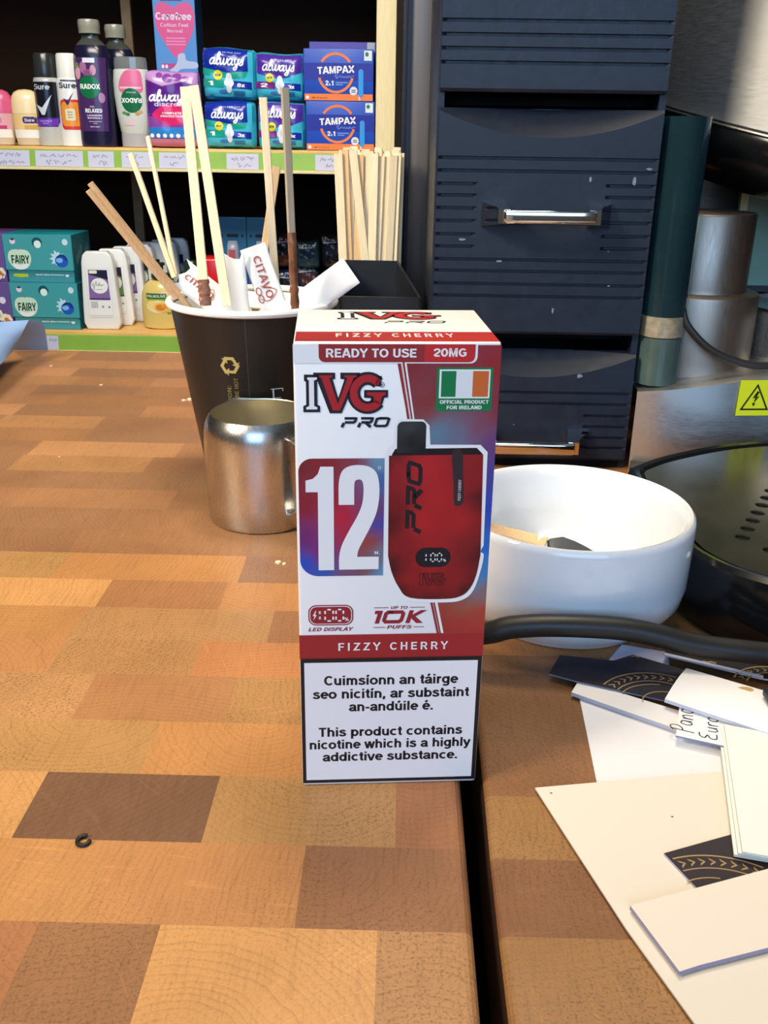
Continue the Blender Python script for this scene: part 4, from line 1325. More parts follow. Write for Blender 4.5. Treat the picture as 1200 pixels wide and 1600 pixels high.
    a.text('FIZZY CHERRY', 43.05, 48.9, 90.7, 0.75, c(214, 200, 200), 8, rot=pi / 2, shear=0.0)
    pv = Art()
    techno_pro(pv, 0, 20.6, 0, 4.2, c(30, 22, 26), 7, shear=0.28, wk=0.26)
    a.add(pv.moved(32.8, 81.2, rot=pi / 2))
    return a


def carton():
    O = Vector((-0.0262, 0.2261, 0.0))
    W, D, H = 0.0516, 0.0455, 0.132
    t = thing('vape_carton', 'tall white and red carton printed FIZZY CHERRY standing in front on the worktop', 'carton', O, 0.0785)
    b = MB()
    b.box(0, W, 0, D, 0, H, 0, c(240, 241, 243), bev=0.0008, seg=3)
    a = front_art()
    PW, BK, RD = c(240, 241, 243), c(34, 28, 36), c(150, 40, 42)
    RDT = c(150, 36, 44)
    # screen with dashes, small sunk logo
    a.poly(rr_pts(31.6, 71.4, 41.1, 77.2, 2.7, 6), c(22, 22, 30), 7)
    for k, dg in enumerate((1, 0, 0)):
        seven_seg(a, 34.0 + k * 1.75 - (0.7 if k == 0 else 0), 73.1, 1.15, 2.4, dg, 0.3, PW, 8)
    a.text('%', 39.1, 39.9, 73.0, 0.8, PW, 8)
    slab_logo(a, 32.6, 66.0, 0.35, 8, c(120, 20, 26), c(70, 14, 20), c(160, 26, 32), ghost=False)
    # display badge and its caption
    a.poly(rr_pts(2.6, 54.0, 14.9, 60.3, 2.2, 6), RDT, 3)
    a.poly(rr_pts(2.95, 54.35, 14.55, 59.95, 1.9, 6), PW, 4)
    a.poly(rr_pts(3.15, 54.55, 14.35, 59.75, 1.8, 6), RDT, 5)
    a.poly([(4.6, 58.6), (3.8, 57.0), (4.3, 57.0), (4.0, 55.6), (4.9, 57.3), (4.4, 57.3), (4.8, 58.6)], PW, 6)
    seven_seg(a, 4.6, 55.6, 1.2, 3.2, 1, 0.45, PW, 6)
    seven_seg(a, 5.7, 55.6, 0.0, 3.2, 1, 0.45, PW, 6)
    seven_seg(a, 7.2, 55.4, 2.2, 3.5, 0, 0.45, PW, 6)
    seven_seg(a, 10.2, 55.4, 2.0, 3.5, 0, 0.45, PW, 6)
    a.text('%', 12.5, 13.7, 55.3, 1.1, PW, 6)
    a.text('LED DISPLAY', 2.5, 15.0, 52.2, 1.15, RDT, 3, bold=0.03, shear=0.25)
    # UP TO 10K PUFFS
    a.text('UP TO', 25.2, 29.9, 58.75, 0.9, RDT, 3, bold=0.02, shear=0.2)
    a.rect(20.6, 59.1, 24.6, 59.3, RDT, 3)
    a.rect(30.5, 59.1, 34.6, 59.3, RDT, 3)
    a.text('PUFFS', 24.2, 31.2, 52.6, 1.1, RDT, 3, bold=0.03, shear=0.2)
    a.rect(20.5, 53.0, 23.8, 53.2, RDT, 3)
    a.rect(31.6, 53.0, 34.6, 53.2, RDT, 3)
    sh = lambda pts: [(x + 0.28 * (y - 54.3), y) for x, y in pts]
    a.poly(sh([(20.8, 54.3), (20.8, 57.3), (19.9, 57.3), (19.9, 58.3), (22.0, 58.3), (22.0, 54.3)]), RDT, 3)
    a.stroke(sh([(23.6, 57.8), (27.4, 57.8), (27.9, 57.3), (27.9, 55.3), (27.4, 54.8), (23.6, 54.8), (23.1, 55.3), (23.1, 57.3), (23.6, 57.8), (25, 57.8)]), 1.05, RDT, 3)
    a.poly(sh([(29.3, 54.3), (29.3, 58.3), (30.5, 58.3), (30.5, 56.9), (32.4, 58.3), (34.3, 58.3), (31.5, 56.4), (34.2, 54.3), (32.3, 54.3), (30.5, 55.8), (30.5, 54.3)]), RDT, 3)
    # flavour band
    a.rect(0.0, 43.4, 51.5, 51.0, c(158, 38, 42), 4)
    a.text('FIZZY', 10.8, 22.6, 45.9, 2.5, PW, 6, track=0.22)
    a.text('CHERRY', 25.2, 41.5, 45.9, 2.5, PW, 6, track=0.22)
    FO = 0.000018

    def front(x, y, l):
        return (x * 0.001, -0.00002 - l * FO, y * 0.001)
    a.apply(b, front)
    # left side: white with red corner marks carried round from the panel
    s = Art()
    for y0, y1 in ((110.2, 113.4), (26.5, 29.0), (69.6, 70.1)):
        s.rect(1.0, y0, 9.0, y1, RD, 1)
    s.apply(b, lambda x, y, l: (-0.00002 - l * FO, (10.0 - x) * 0.001, y * 0.001))
    b.build('carton_body', M['carton'], t)
    # warning panel
    w = Art()
    w.rect(0.15, 1.1, 51.35, 43.5, c(26, 20, 22), 1)
    w.rect(1.2, 2.2, 50.2, 42.2, c(238, 238, 242), 2)
    K = c(26, 22, 26)
    for s_, x0, x1, yb in (('Cuimsíonn an táirge', 6.7, 44.9, 34.75), ('seo nicitín, ar substaint', 3.4, 48.2, 30.3), ('an-andúile é.', 13.7, 37.9, 25.95), ('This product contains', 5.0, 46.8, 17.4), ('nicotine which is a highly', 2.3, 49.5, 13.1), ('addictive substance.', 6.0, 45.7, 8.75)):
        w.text(s_, x0, x1, yb, 3.15, K, 3, bold=0.018)
    wb = MB()
    w.apply(wb, lambda x, y, l: (x * 0.001, -0.00018 - l * FO, y * 0.001))
    o = wb.build('warning_panel', M['carton'], t)
    o['label'] = 'white warning panel with a black border'
    # top flap, folded over the front edge
    b = MB()
    b.box(0.0002, W - 0.0002, 0.0001, D - 0.0003, H - 0.0012, H + 0.0005, 0, c(244, 243, 238), bev=0.0005, seg=3)
    f = Art()
    rc = [(0, 0, c(158, 38, 40)), (51, 0, c(186, 46, 34)), (0, 12, c(168, 40, 42)), (51, 12, c(178, 40, 38))]
    f.grad([(0.5, 0.7), (51.1, 0.7), (51.1, 12.6), (0.5, 12.6)], blend(rc), 1, 4, 2)
    f.text('FIZZY', 10.6, 22.4, 6.0, 4.4, PW, 2, track=0.22)
    f.text('CHERRY', 24.8, 40.6, 6.0, 4.4, PW, 2, track=0.22)
    lg = Art()
    slab_logo(lg, 0, 0, 1, 2, c(182, 34, 40), BK, PW)
    f.add(lg.moved(11.2, 29.5, 1.38, 1.15))
    techno_pro(f, 23.6, 41.0, 24.6, 27.8, BK, 2, shear=0.3)
    f.apply(b, lambda x, y, l: (x * 0.001, y * 0.001, H + 0.00052 + l * FO))
    b.build('top_flap', M['carton'], t)


carton()


# ================================================================== paper cup with its sticks and sachets
CUP = (-0.0786, 0.5000)


def cup_r(z):
    return 0.0285 + 0.152 * z


def paper_cup():
    cx, cy = CUP
    t = thing('paper_cup', 'black paper coffee cup with rolled white rim holding used stirrers and sugar sachets', 'cup', (cx, cy, 0))
    og = (cx, cy, 0)
    b = MB()
    BK = c(30, 26, 24)
    b.lathe([(cup_r(0) - 0.0012, 0.0), (cup_r(0), 0.0005), (cup_r(0.03), 0.03), (cup_r(0.06), 0.06), (cup_r(0.0955), 0.0955), (cup_r(0.0955) - 0.0008, 0.0958)], cx, cy, n=72, col=BK, cap0=False, cap1=False)
    GOLD, PALE = c(188, 168, 104), c(150, 144, 120)
    a = Art()
    # recycling mark: three folded arrows
    arm = Art()
    arm.poly([(-0.42, 0.62), (0.30, 0.62), (0.55, 0.18), (0.72, 0.28), (0.58, -0.10), (0.18, 0.05), (0.34, 0.14), (0.18, 0.40), (-0.20, 0.40)], GOLD, 1)
    sym = Art()
    for k in range(3):
        sym.add(arm.moved(0, 0, 1, 1, rot=-2 * pi / 3 * k))
    a.add(sym.moved(-0.0068, 0.0705, 0.0072, 0.0072))
    a.text('CAUTION:', 0.0, 0.018, 0.0, 0.0022, c(126, 112, 66), 1)
    txt = a.items.pop()
    t1 = Art(); t1.items = [txt]
    a.add(t1.moved(-0.0068, 0.0415, rot=pi / 2))
    t2 = Art(); t2.text('CONTENTS MAY BE HOT', 0.0, 0.034, 0.0, 0.0022, c(126, 112, 66), 1)
    a.add(t2.moved(-0.0030, 0.0300, rot=pi / 2))
    a.rect(0.0022, 0.003, 0.0025, 0.0950, c(74, 70, 64), 1)
    SER = c(214, 214, 214)
    a.rect(0.0138, 0.0465, 0.0146, 0.0580, SER, 1)
    a.rect(0.0130, 0.0575, 0.0190, 0.0580, SER, 1)
    a.rect(0.0130, 0.0465, 0.0154, 0.0469, SER, 1)
    a.rect(0.0146, 0.0526, 0.0178, 0.0530, SER, 1)
    a.rect(0.0185, 0.0562, 0.0190, 0.0580, SER, 1)
    for y in (0.046, 0.0405, 0.035):
        a.stroke([(-0.0371 + (0.046 - y) * .15, y), (-0.0362 + (0.046 - y) * .15, y), (-0.0362 + (0.046 - y) * .15, y - 0.003)], 0.0004, c(190, 190, 190), 1)

    def wrap(x, y, l):
        r = cup_r(y) + 0.00012
        s_ = max(-0.999, min(0.999, x / r))
        return (cx + r * s_, cy - r * sqrt(1 - s_ * s_), y)
    a.apply(b, wrap, maxlen=0.004)
    b.build('cup_wall', M['cup'], t, og)
    b = MB()
    b.lathe([(cup_r(0.095) - 0.0012, 0.0950), (cup_r(0.004) - 0.0010, 0.0045), (0.0005, 0.0045)], cx, cy, n=64, cap0=False, cap1=True)
    b.build('cup_lining', M['white_paper'], t, og)
    b = MB()
    R = cup_r(0.0965) + 0.0003
    rows = [[(cx + (R + 0.0019 * cos(q * pi / 5)) * cos(2 * pi * j / 72), cy + (R + 0.0019 * cos(q * pi / 5)) * sin(2 * pi * j / 72), 0.0967 + 0.0019 * sin(q * pi / 5)) for j in range(72)] for q in range(11)]
    b.grid(rows, 0, None, True, closed_u=True)
    b.build('rolled_rim', M['white_paper'], t, og)


paper_cup()


def into_cup(A, B):
    """run a stick on past B until it meets the cup's wall or floor"""
    A, B = Vector(A), Vector(B)
    d = (B - A).normalized()
    p = B.copy()
    while p.z > 0.008:
        q = p + d * 0.001
        if hypot(q.x - CUP[0], q.y - CUP[1]) > cup_r(q.z) - 0.0045:
            break
        p = q
    return p


def stirrer(label, A, B, w, th, mat, nrm=(0, -1, 0), stain=None, group='used stirrers in the paper cup', extend=True):
    E_ = into_cup(A, B) if extend else Vector(B)
    A = Vector(A)
    b = MB()
    b.bar(A, E_, w, th, nrm)
    o = b.build('wooden_stirrer', M[mat], None)
    ln = (E_ - A).length
    d = (E_ - A).normalized()
    tag(o, label, 'stirrer', group)
    if stain:
        s0, s1 = stain
        ax = d
        nn = Vector(nrm); nn = (nn - ax * nn.dot(ax)).normalized(); sd = ax.cross(nn)
        rnd = random.Random(int(s0 * 1e4))
        m = MB()
        rows = []
        for i in range(19):
            q = i / 18
            k = rnd.uniform(0.9, 1.22) if 0 < i < 18 else 1.02
            wv, tv = w / 2 * k + 0.0001, th / 2 * rnd.uniform(1.05, 1.6) + 0.0001
            cpt = A + ax * (s0 + (s1 - s0) * q)
            rows.append([cpt + sd * (wv * cos(2 * pi * j / 10)) * 1.12 + nn * (tv * sin(2 * pi * j / 10)) * 1.35 for j in range(10)])
        ids = m.grid(rows, 0, None, True, closed_u=True)
        m.face(ids[0][::-1]); m.face(ids[-1])
        k = m.build('coffee_stain', M['coffee'], o)
        k['label'] = 'brown dried coffee'
    return o


stirrer('upper tan stirrer of the close pair leaning far left out of the paper cup', (-0.1471, 0.4620, 0.1562), (-0.1112, 0.478, 0.1008), 0.0030, 0.0016, 'stick_tan', (-0.5, -1, 0.3))
stirrer('lower tan stirrer of the close pair leaning far left out of the paper cup', (-0.1457, 0.4540, 0.1535), (-0.1119, 0.470, 0.1021), 0.0030, 0.0016, 'stick_tan', (-0.5, -1, 0.3))
stirrer('thin pale stirrer in the paper cup, standing next to the tan pair', (-0.1401, 0.510, 0.1683), (-0.1215 + 0.002, 0.500, 0.1080), 0.0034, 0.0014, 'stick', (-0.6, -1, 0))
stirrer('thinnest pale stirrer in the paper cup, second upright one from the tan pair', (-0.1356, 0.530, 0.1765), (-0.1237 + 0.002, 0.512, 0.1076), 0.0028, 0.0014, 'stick', (-0.6, -1, 0))
stirrer('tall pale stirrer in the paper cup with a coffee-brown lower end', (-0.1057, 0.490, 0.1990), (-0.0967, 0.4655, 0.1022), 0.0047, 0.0014, 'stick', (0.1, -1, 0), stain=(0.0905, 0.1030))
stirrer('tall clean pale stirrer in the paper cup beside the one with the brown end', (-0.1014, 0.490, 0.1996), (-0.0858, 0.4625, 0.1029), 0.0047, 0.0014, 'stick', (0.15, -1, 0))
stirrer('pale stirrer in the paper cup, standing upright behind the printed white sachet', (-0.0697, 0.500, 0.1953), (-0.0667, 0.500, 0.1197), 0.0040, 0.0014, 'stick', (0.1, -1, 0))
stirrer('honey-coloured stirrer in the paper cup, slanting behind its upright neighbours', (-0.0677, 0.5300, 0.1625), (-0.0744, 0.524, 0.1230), 0.0042, 0.0014, 'stick_tan', (0.1, -1, 0.0))
stirrer('grey stirrer in the paper cup with its lower half coated in brown coffee', (-0.0554, 0.470, 0.1986), (-0.0529, 0.4700, 0.1015), 0.0036, 0.0022, 'stick_grey', (0.5, -1, 0), stain=(0.064, 0.1020))


def sachet(label, A, B, w, th, nrm, text=None, torn=False, text_at=0.5, flip=False, ts=1.0):
    """paper sugar tube: flat pinched ends, swollen in the middle"""
    A, B = Vector(A), Vector(B)
    ax = (B - A)
    ln = ax.length
    ax.normalize()
    nn = Vector(nrm); nn = (nn - ax * nn.dot(ax)).normalized(); sd = nn.cross(ax)
    if flip:
        sd = -sd
    rnd = random.Random(int(abs(A.x) * 1e5))
    b = MB()
    rows = []
    N = 16
    for i in range(N + 1):
        q = i / N
        e = min(1.0, min(q, 1 - q) / 0.22)
        hh = 0.0004 + (th / 2 - 0.0004) * sin(e * pi / 2)
        row = []
        for j in range(14):
            a_ = 2 * pi * j / 14
            x = cos(a_)
            y = sin(a_)
            off = 0
            if torn and i == 0:
                off = rnd.uniform(-0.004, 0.003)
            row.append(A + ax * (ln * q + off) + sd * (w / 2 * x) + nn * (hh * (abs(y) ** 0.8 if y > 0 else -abs(y) ** 0.8) + rnd.uniform(-.0002, .0002)))
        rows.append(row)
    ids = b.grid(rows, 0, c(240, 239, 236), True, closed_u=True)
    b.face(ids[0][::-1], 0, c(240, 239, 236)); b.face(ids[-1], 0, c(240, 239, 236))
    if text:
        RD = c(170, 84, 72)
        a = Art()
        a.text(text, -0.011, 0.011, -0.002, 0.0040, RD, 1)
        for k in range(2):
            a.ring(0.006 + 0.004 * k, -0.0048, 0.0019, 0.0013, 0.0005, RD, 1, n=14)
        a.stroke(spline([(0.004, -0.003), (0.008, 0.004), (0.012, -0.001), (0.010, -0.005)], k=5), 0.0004, RD, 1)

        a = a.moved(sx=ts, sy=ts)

        def mp(x, y, l):
            p = A + ax * (ln * text_at + x) + sd * y
            k = min(1.0, abs(2 * y / w))
            q = min(1, max(0, text_at + x / ln))
            e = min(1.0, min(q, 1 - q) / 0.22)
            hh = 0.0004 + (th / 2 - 0.0004) * sin(e * pi / 2)
            return p + nn * (hh * (1 - k * k) ** 0.4 + 0.0004)
        a.apply(b, mp, maxlen=0.003)
    o = b.build('sugar_sachet', M['paper'], None)
    return tag(o, label, 'sachet', 'sugar sachets in the paper cup')


sachet('white sugar sachet printed in red standing tallest in the paper cup', (-0.0762, 0.4905, 0.1255), (-0.0550, 0.477, 0.070), 0.0135, 0.0036, (0.1, -1, 0.25), 'CITAVO', text_at=0.27)
sachet('plain white sachet with a crumpled top beside the tall printed one in the cup', (-0.0860, 0.484, 0.1195), (-0.0800, 0.474, 0.062), 0.0128, 0.0040, (0.1, -1, 0.2), torn=True)
sachet('torn white sachet with red print lying low near the tan stirrers', (-0.1105, 0.482, 0.1120), (-0.0800, 0.4775, 0.0890), 0.0150, 0.0030, (0.25, -1, 0.5), 'CITAVO', torn=True, text_at=0.26, ts=0.78)
sachet('white sachet jutting out over the cup rim towards the black stirrer holder', (-0.0255, 0.486, 0.1150), (-0.0600, 0.482, 0.0900), 0.0150, 0.0036, (0.1, -1, 0.35), torn=False)
sachet('white sachet lying across the cup just under its front rim', (-0.0480, 0.4725, 0.0945), (-0.0900, 0.4700, 0.0850), 0.0140, 0.0036, (0.1, -0.8, 0.8))
sachet('white sachet at the back of the cup behind the upright stirrers', (-0.0980, 0.5150, 0.0960), (-0.0640, 0.5150, 0.0930), 0.0150, 0.0036, (0.0, -0.4, 0.9))


# ================================================================== milk jug
def milk_jug():
    cx, cy = -0.0672, 0.4370
    t = thing('milk_jug', 'small dented stainless steel milk jug standing in front of the black paper cup', 'jug', (cx, cy, 0))
    og = (cx, cy, 0)
    b = MB()
    out = [(0.0250, 0.0), (0.0262, 0.0006), (0.0270, 0.0025), (0.0275, 0.012), (0.0277, 0.028), (0.0277, 0.040), (0.0275, 0.0450), (0.0269, 0.0485), (0.0259, 0.0512), (0.0248, 0.0530), (0.0242, 0.0540)]
    inn = [(0.0238, 0.0541), (0.0236, 0.0536), (0.0240, 0.0522), (0.0252, 0.0495), (0.0262, 0.045), (0.0266, 0.036), (0.0266, 0.012), (0.0255, 0.003), (0.0005, 0.0025)]
    prof = out + inn
    b.lathe(prof, cx, cy, n=80, mats=[0] * (len(out)) + [1] * len(inn), cap0=True, cap1=True)
    # pouring lip, raised a little at the back left
    for i, (x, y, z) in enumerate(b.v):
        if z > 0.048:
            a = atan2(y - cy, x - cx)
            d = abs((a - math.radians(128) + pi) % (2 * pi) - pi)
            k = max(0, 1 - d / 0.5) ** 2 * (z - 0.048) / 0.006
            b.v[i] = (x + 0.0022 * k * cos(a), y + 0.0022 * k * sin(a), z + 0.0012 * k)
    b.build('jug_body', [M['steel'], M['steel_in']], t, og)
    b = MB()
    ang = math.radians(-48)
    ux, uy = cos(ang), sin(ang)
    pth = spline([(0.0262, 0.0475), (0.0330, 0.0470), (0.0400, 0.0440), (0.0425, 0.0370), (0.0410, 0.0260), (0.0365, 0.0160), (0.0310, 0.0110), (0.0272, 0.0095)], k=5)
    rows = []
    for i, (r, z) in enumerate(pth):
        j = min(i + 1, len(pth) - 1); h = max(i - 1, 0)
        tr, tz = pth[j][0] - pth[h][0], pth[j][1] - pth[h][1]
        L_ = hypot(tr, tz)
        nr, nz = -tz / L_, tr / L_
        sec = []
        for wv, tv in ((-0.0042, -0.0005), (0.0042, -0.0005), (0.0046, 0), (0.0042, 0.0005), (-0.0042, 0.0005), (-0.0046, 0)):
            rr, zz = r + nr * tv, z + nz * tv
            sec.append((cx + ux * rr - uy * wv, cy + uy * rr + ux * wv, zz))
        rows.append(sec)
    ids = b.grid(rows, 0, None, True, closed_u=True)
    b.face(ids[0][::-1]); b.face(ids[-1])
    b.build('handle', M['steel'], t, og)


milk_jug()


# ================================================================== stirrer holder
def stirrer_holder():
    t = thing('stirrer_holder', 'open black tray and stand holding clean wooden stirrers, between cup and drawers', 'holder', (-0.0135, 0.63, 0))
    og = (-0.0135, 0.63, 0)
    b = MB()
    F, Bk = 0.5800, 0.6700
    xl0, xr0, xl1, xr1 = -0.0391, 0.0123, -0.0408, -0.0026
    zf, zb = 0.0867, 0.0975
    th = 0.0016

    def wall(p, q, zp, zq, z0=0.0):
        d = Vector((q[0] - p[0], q[1] - p[1], 0)).normalized()
        n_ = Vector((-d.y, d.x, 0)) * th
        A = [(p[0], p[1]), (q[0], q[1]), (q[0] + n_.x, q[1] + n_.y), (p[0] + n_.x, p[1] + n_.y)]
        Z = [zp, zq, zq, zp]
        lo = [b.vert((x, y, z0)) for x, y in A]
        hi = [b.vert((x, y, z)) for (x, y), z in zip(A, Z)]
        b.face(hi); b.face(lo[::-1])
        for i in range(4):
            j = (i + 1) % 4
            b.face((lo[i], lo[j], hi[j], hi[i]))
    wall((xl0, F), (xr0, F), zf, zf)
    wall((xr0, F), (xr1, Bk), zf, zb)
    wall((xr1, Bk), (xl1, Bk), zb, zb)
    wall((xl1, Bk), (xl0, F), zb, zf)
    b.box(xl0 + 0.002, xr1 - 0.001, F + 0.002, Bk - 0.001, 0.050, 0.052)
    b.box(xl0 - 0.001, xl0 + 0.0015, F - 0.001, F + 0.0015, 0.0, 0.0945)
    # rear compartment
    wall((xr1, Bk), (xr1, 0.705), zb, 0.088)
    wall((xr1, 0.705), (xl1, 0.705), 0.088, 0.088)
    wall((xl1, 0.705), (xl1, Bk), 0.088, zb)
    b.box(xl1 + 0.001, xr1 - 0.001, Bk + 0.002, 0.704, 0.0, 0.012)
    b.build('holder_body', M['holder'], t, og)
    rnd = random.Random(11)
    # the bundle, front row first
    spec = [(-0.0445, -0.0405, 0.1665), (-0.0405, -0.0365, 0.1690), (-0.0370, -0.0360, 0.1695), (-0.0345, -0.0225, 0.1685), (-0.0300, -0.0310, 0.1660), (-0.0235, -0.0255, 0.1685), (-0.0200, -0.0215, 0.1670), (-0.0155, -0.0190, 0.1655), (-0.0100, -0.0145, 0.1650), (-0.0070, -0.0100, 0.1660), (-0.0045, -0.0070, 0.1675)]
    n = 0
    for k, (xt, xb, zt) in enumerate(spec):
        y = 0.6745 + 0.0016 * (k % 3)
        b = MB()
        m = 'stick' if k not in (1, 4) else 'stick_tan2'
        b.bar((xt, y + 0.001, zt), (xb + (xb - xt) * 0.6 if xb + (xb - xt) * 0.6 > -0.038 else -0.0375, y, 0.0125), 0.0056 if k % 2 else 0.0060, 0.0012, (rnd.uniform(-0.25, 0.25), -1, 0))
        o = b.build('wooden_stirrer', M[m], None)
        tag(o, 'clean pale wooden stirrer standing in the bundle behind the black tray', 'stirrer', 'clean stirrers in the black holder')
    for row in range(4):
        for k in range(6):
            x = -0.0375 + 0.0064 * k + rnd.uniform(-0.0012, 0.0012)
            xt = x + (x + 0.021) * 0.12 + rnd.uniform(-0.001, 0.001)
            y = 0.6805 + 0.0052 * row
            b = MB()
            b.bar((xt - 0.001, y + rnd.uniform(-0.001, 0.001), 0.1672 + 0.0011 * row + rnd.uniform(-0.002, 0.0012)), (x, y, 0.0125), 0.0056, 0.0012, (rnd.uniform(-0.4, 0.4), -1, 0))
            o = b.build('wooden_stirrer', M['stick'], None)
            tag(o, 'clean pale wooden stirrer standing in the bundle behind the black tray', 'stirrer', 'clean stirrers in the black holder')


M['holder'] = simple('black_sheet_plastic', c(34, 36, 40), rough=0.35, spec=0.5, noise=0.1, nscale=50)
M['stick_tan2'] = simple('warm_birch', c(226, 190, 140), rough=0.62, spec=0.25, noise=0.10, nscale=30, stretch=(30, 30, 2), bump=0.2)
stirrer_holder()


# ================================================================== white bowl and what lies in it
BOWL = (0.0690, 0.3452)


def bowl():
    cx, cy = BOWL
    b = MB()
    prof = [(0.0335, 0.0012), (0.0345, 0.0), (0.0362, 0.0004), (0.0385, 0.0030), (0.0430, 0.0068), (0.0462, 0.0118), (0.0474, 0.0180), (0.0477, 0.0300), (0.0478, 0.0425), (0.0474, 0.0445), (0.0464, 0.0455), (0.0452, 0.0452), (0.0443, 0.0438), (0.0438, 0.0400), (0.0434, 0.0250), (0.0420, 0.0150), (0.0370, 0.0085), (0.0280, 0.0062), (0.0006, 0.0058)]
    b.lathe(prof, cx, cy, n=96)
    t = tag(b.build('bowl', M['enamel'], None, (0, 0, 0)), 'round white ceramic bowl between the carton and the coffee machine drip tray', 'bowl')
    # bits of rubbish inside
    s = MB()
    s.bar((0.0380, 0.3760, 0.0215), (0.0640, 0.3660, 0.0190), 0.0060, 0.0014, (0, -0.4, 1))
    tag(s.build('wooden_stirrer', M['stick_tan']), 'tan wooden stirrer lying inside the white bowl', 'stirrer')
    p = MB()
    rows = []
    for i in range(7):
        q = i / 6
        x = 0.0600 + 0.031 * q
        y = 0.3640 - 0.004 * q
        z = 0.0150 + 0.0075 * sin(min(1, q * 3) * pi / 2) - 0.012 * q * q
        rows.append([(x, y, z - 0.006), (x + 0.001, y + 0.005, z), (x + 0.0035, y + 0.011, z - 0.004)])
    p.grid([[(v[0], v[1], v[2]) for v in r] for r in rows], 0, None, True)
    p.grid([[(v[0] + 0.0001, v[1] + 0.0002, v[2] - 0.0006) for v in r] for r in rows], 1, None, True)
    p.grid([[(0.0580, 0.3630, 0.0130), (0.0600, 0.3655, 0.0190), (0.0612, 0.3690, 0.0228)], [(0.0640, 0.3620, 0.0125), (0.0645, 0.3645, 0.0175), (0.0645, 0.3690, 0.0205)]], 1, None, True)
    tag(p.build('torn_sachet', [M['grey_paper'], M['white_paper']]), 'torn dark grey and white sachet lying inside the white bowl', 'sachet')


M['grey_paper'] = simple('dark_grey_foil_paper', c(72, 74, 78), rough=0.5, noise=0.15, nscale=90)
bowl()


# ================================================================== black cable
b = MB()
cp = [(-0.0060, 0.3060, 0.0045), (0.0140, 0.3010, 0.0085), (0.0328, 0.2930, 0.0155), (0.0417, 0.2920, 0.0186), (0.0581, 0.2910, 0.0203), (0.0826, 0.2900, 0.0197), (0.1050, 0.2880, 0.0155), (0.1222, 0.2870, 0.0138), (0.1312, 0.2870, 0.0130), (0.1500, 0.2860, 0.0120), (0.1750, 0.2780, 0.0110)]
b.tube(spline(cp, k=8), 0.0041, 16)
tag(b.build('power_cable', M['rubber']), 'thick black cable arching past the foot of the white bowl onto the cards', 'cable')


# ================================================================== cards and papers on the right worktop
GOLDC = c(168, 140, 92)


def wreath(a, cx, cy, R, a0, a1, n, w=0.0006, gap=0.0052, leaf=0.0030, layer=2, inner=(0.55, 0.42)):
    a.ring(cx, cy, R, R, w, GOLDC, layer, a0, a1, 40)
    a.ring(cx, cy, R - gap, R - gap, w * 0.8, GOLDC, layer, a0, a1, 40)
    rm = R - gap / 2
    for i in range(n):
        th = a0 + (a1 - a0) * (i + 0.5) / n
        for sgn in (1, -1):
            er = (cos(th), sin(th))
            et = (-sin(th), cos(th))
            L_ = gap * 0.40
            pt = lambda t_, r_: (cx + rm * er[0] + et[0] * t_ + er[0] * r_ * sgn, cy + rm * er[1] + et[1] * t_ + er[1] * r_ * sgn)
            leaf_ = [pt(-L_ * 0.55, 0.0), pt(-L_ * 0.15, L_ * 0.35), pt(L_ * 0.45, L_ * 0.80), pt(L_ * 0.25, L_ * 0.30), pt(-L_ * 0.20, 0.0)]
            a.poly(leaf_, GOLDC, layer)


def sheet(name, label, pts, z0, z1, col, cat, art=None, side=None, group=None, zf=None):
    """card of real thickness on the worktop; corners in metres, counter-clockwise"""
    ar = sum(pts[i][0] * pts[(i + 1) % len(pts)][1] - pts[(i + 1) % len(pts)][0] * pts[i][1] for i in range(len(pts)))
    if ar < 0:
        pts = pts[::-1]
    b = MB()
    f = zf or (lambda x, y: 0.0)
    b.prism(pts, lambda x, y: z0 + f(x, y), lambda x, y: z1 + f(x, y), 0, col, 0, side or col)
    if art:
        art.apply(b, lambda x, y, l: (x, y, z1 + f(x, y) + 0.00003 * l), maxlen=0.02)
    return tag(b.build(name, M['paper']), label, cat, group)


PAPER, CREAM, NAVY, VIO = c(230, 228, 230), c(228, 218, 202), c(32, 30, 44), c(206, 206, 226)
sheet('paper_sheet', 'large white sheet half covered by the cream sheet, below the folded strip', [(0.0644, 0.2772), (0.0613, 0.2240), (0.1250, 0.2120), (0.1290, 0.2600)], 0.0001, 0.0006, PAPER, 'paper')
sa = Art()
for x, y in ((0.0470, 0.2240), (0.0800, 0.2150)):
    sa.ell(x, y, 0.0004, 0.0003, c(110, 84, 70), 1, 8)
sheet('paper_sheet', 'largest cream sheet at the bottom right corner, pointing a corner at the carton', [(0.0426, 0.2263), (0.0500, 0.2010), (0.0580, 0.1740), (0.0672, 0.1482), (0.0800, 0.1120), (0.1600, 0.1300), (0.1500, 0.2420), (0.1052, 0.2368)], 0.0008, 0.0013, CREAM, 'paper', sa)
sheet('paper_slip', 'small pale violet slip under the cable in front of the bowl', [(0.0780, 0.2990), (0.0869, 0.3130), (0.1030, 0.3080), (0.1010, 0.2980)], 0.0001, 0.0006, VIO, 'paper')
sheet('folded_strip', 'narrow white strip sticking out under the navy crest card, left of the written note', [(0.0614, 0.2760), (0.0654, 0.2839), (0.0970, 0.2655), (0.0925, 0.2555)], 0.0012, 0.0026, c(236, 232, 230), 'paper', side=c(180, 178, 190))
wa = Art()
wreath(wa, 0.0900, 0.2672, 0.0212, math.radians(62), math.radians(142), 9, leaf=0.0030)
wa.ring(0.0905, 0.2700, 0.0135, 0.0110, 0.0004, GOLDC, 2, math.radians(80), math.radians(150), 20)
wa.ring(0.0925, 0.2700, 0.0080, 0.0065, 0.0004, GOLDC, 2, math.radians(70), math.radians(170), 20)
wa.stroke([(0.0870, 0.2995), (0.0885, 0.3000), (0.0895, 0.2992), (0.0902, 0.2998)], 0.0004, GOLDC, 2)
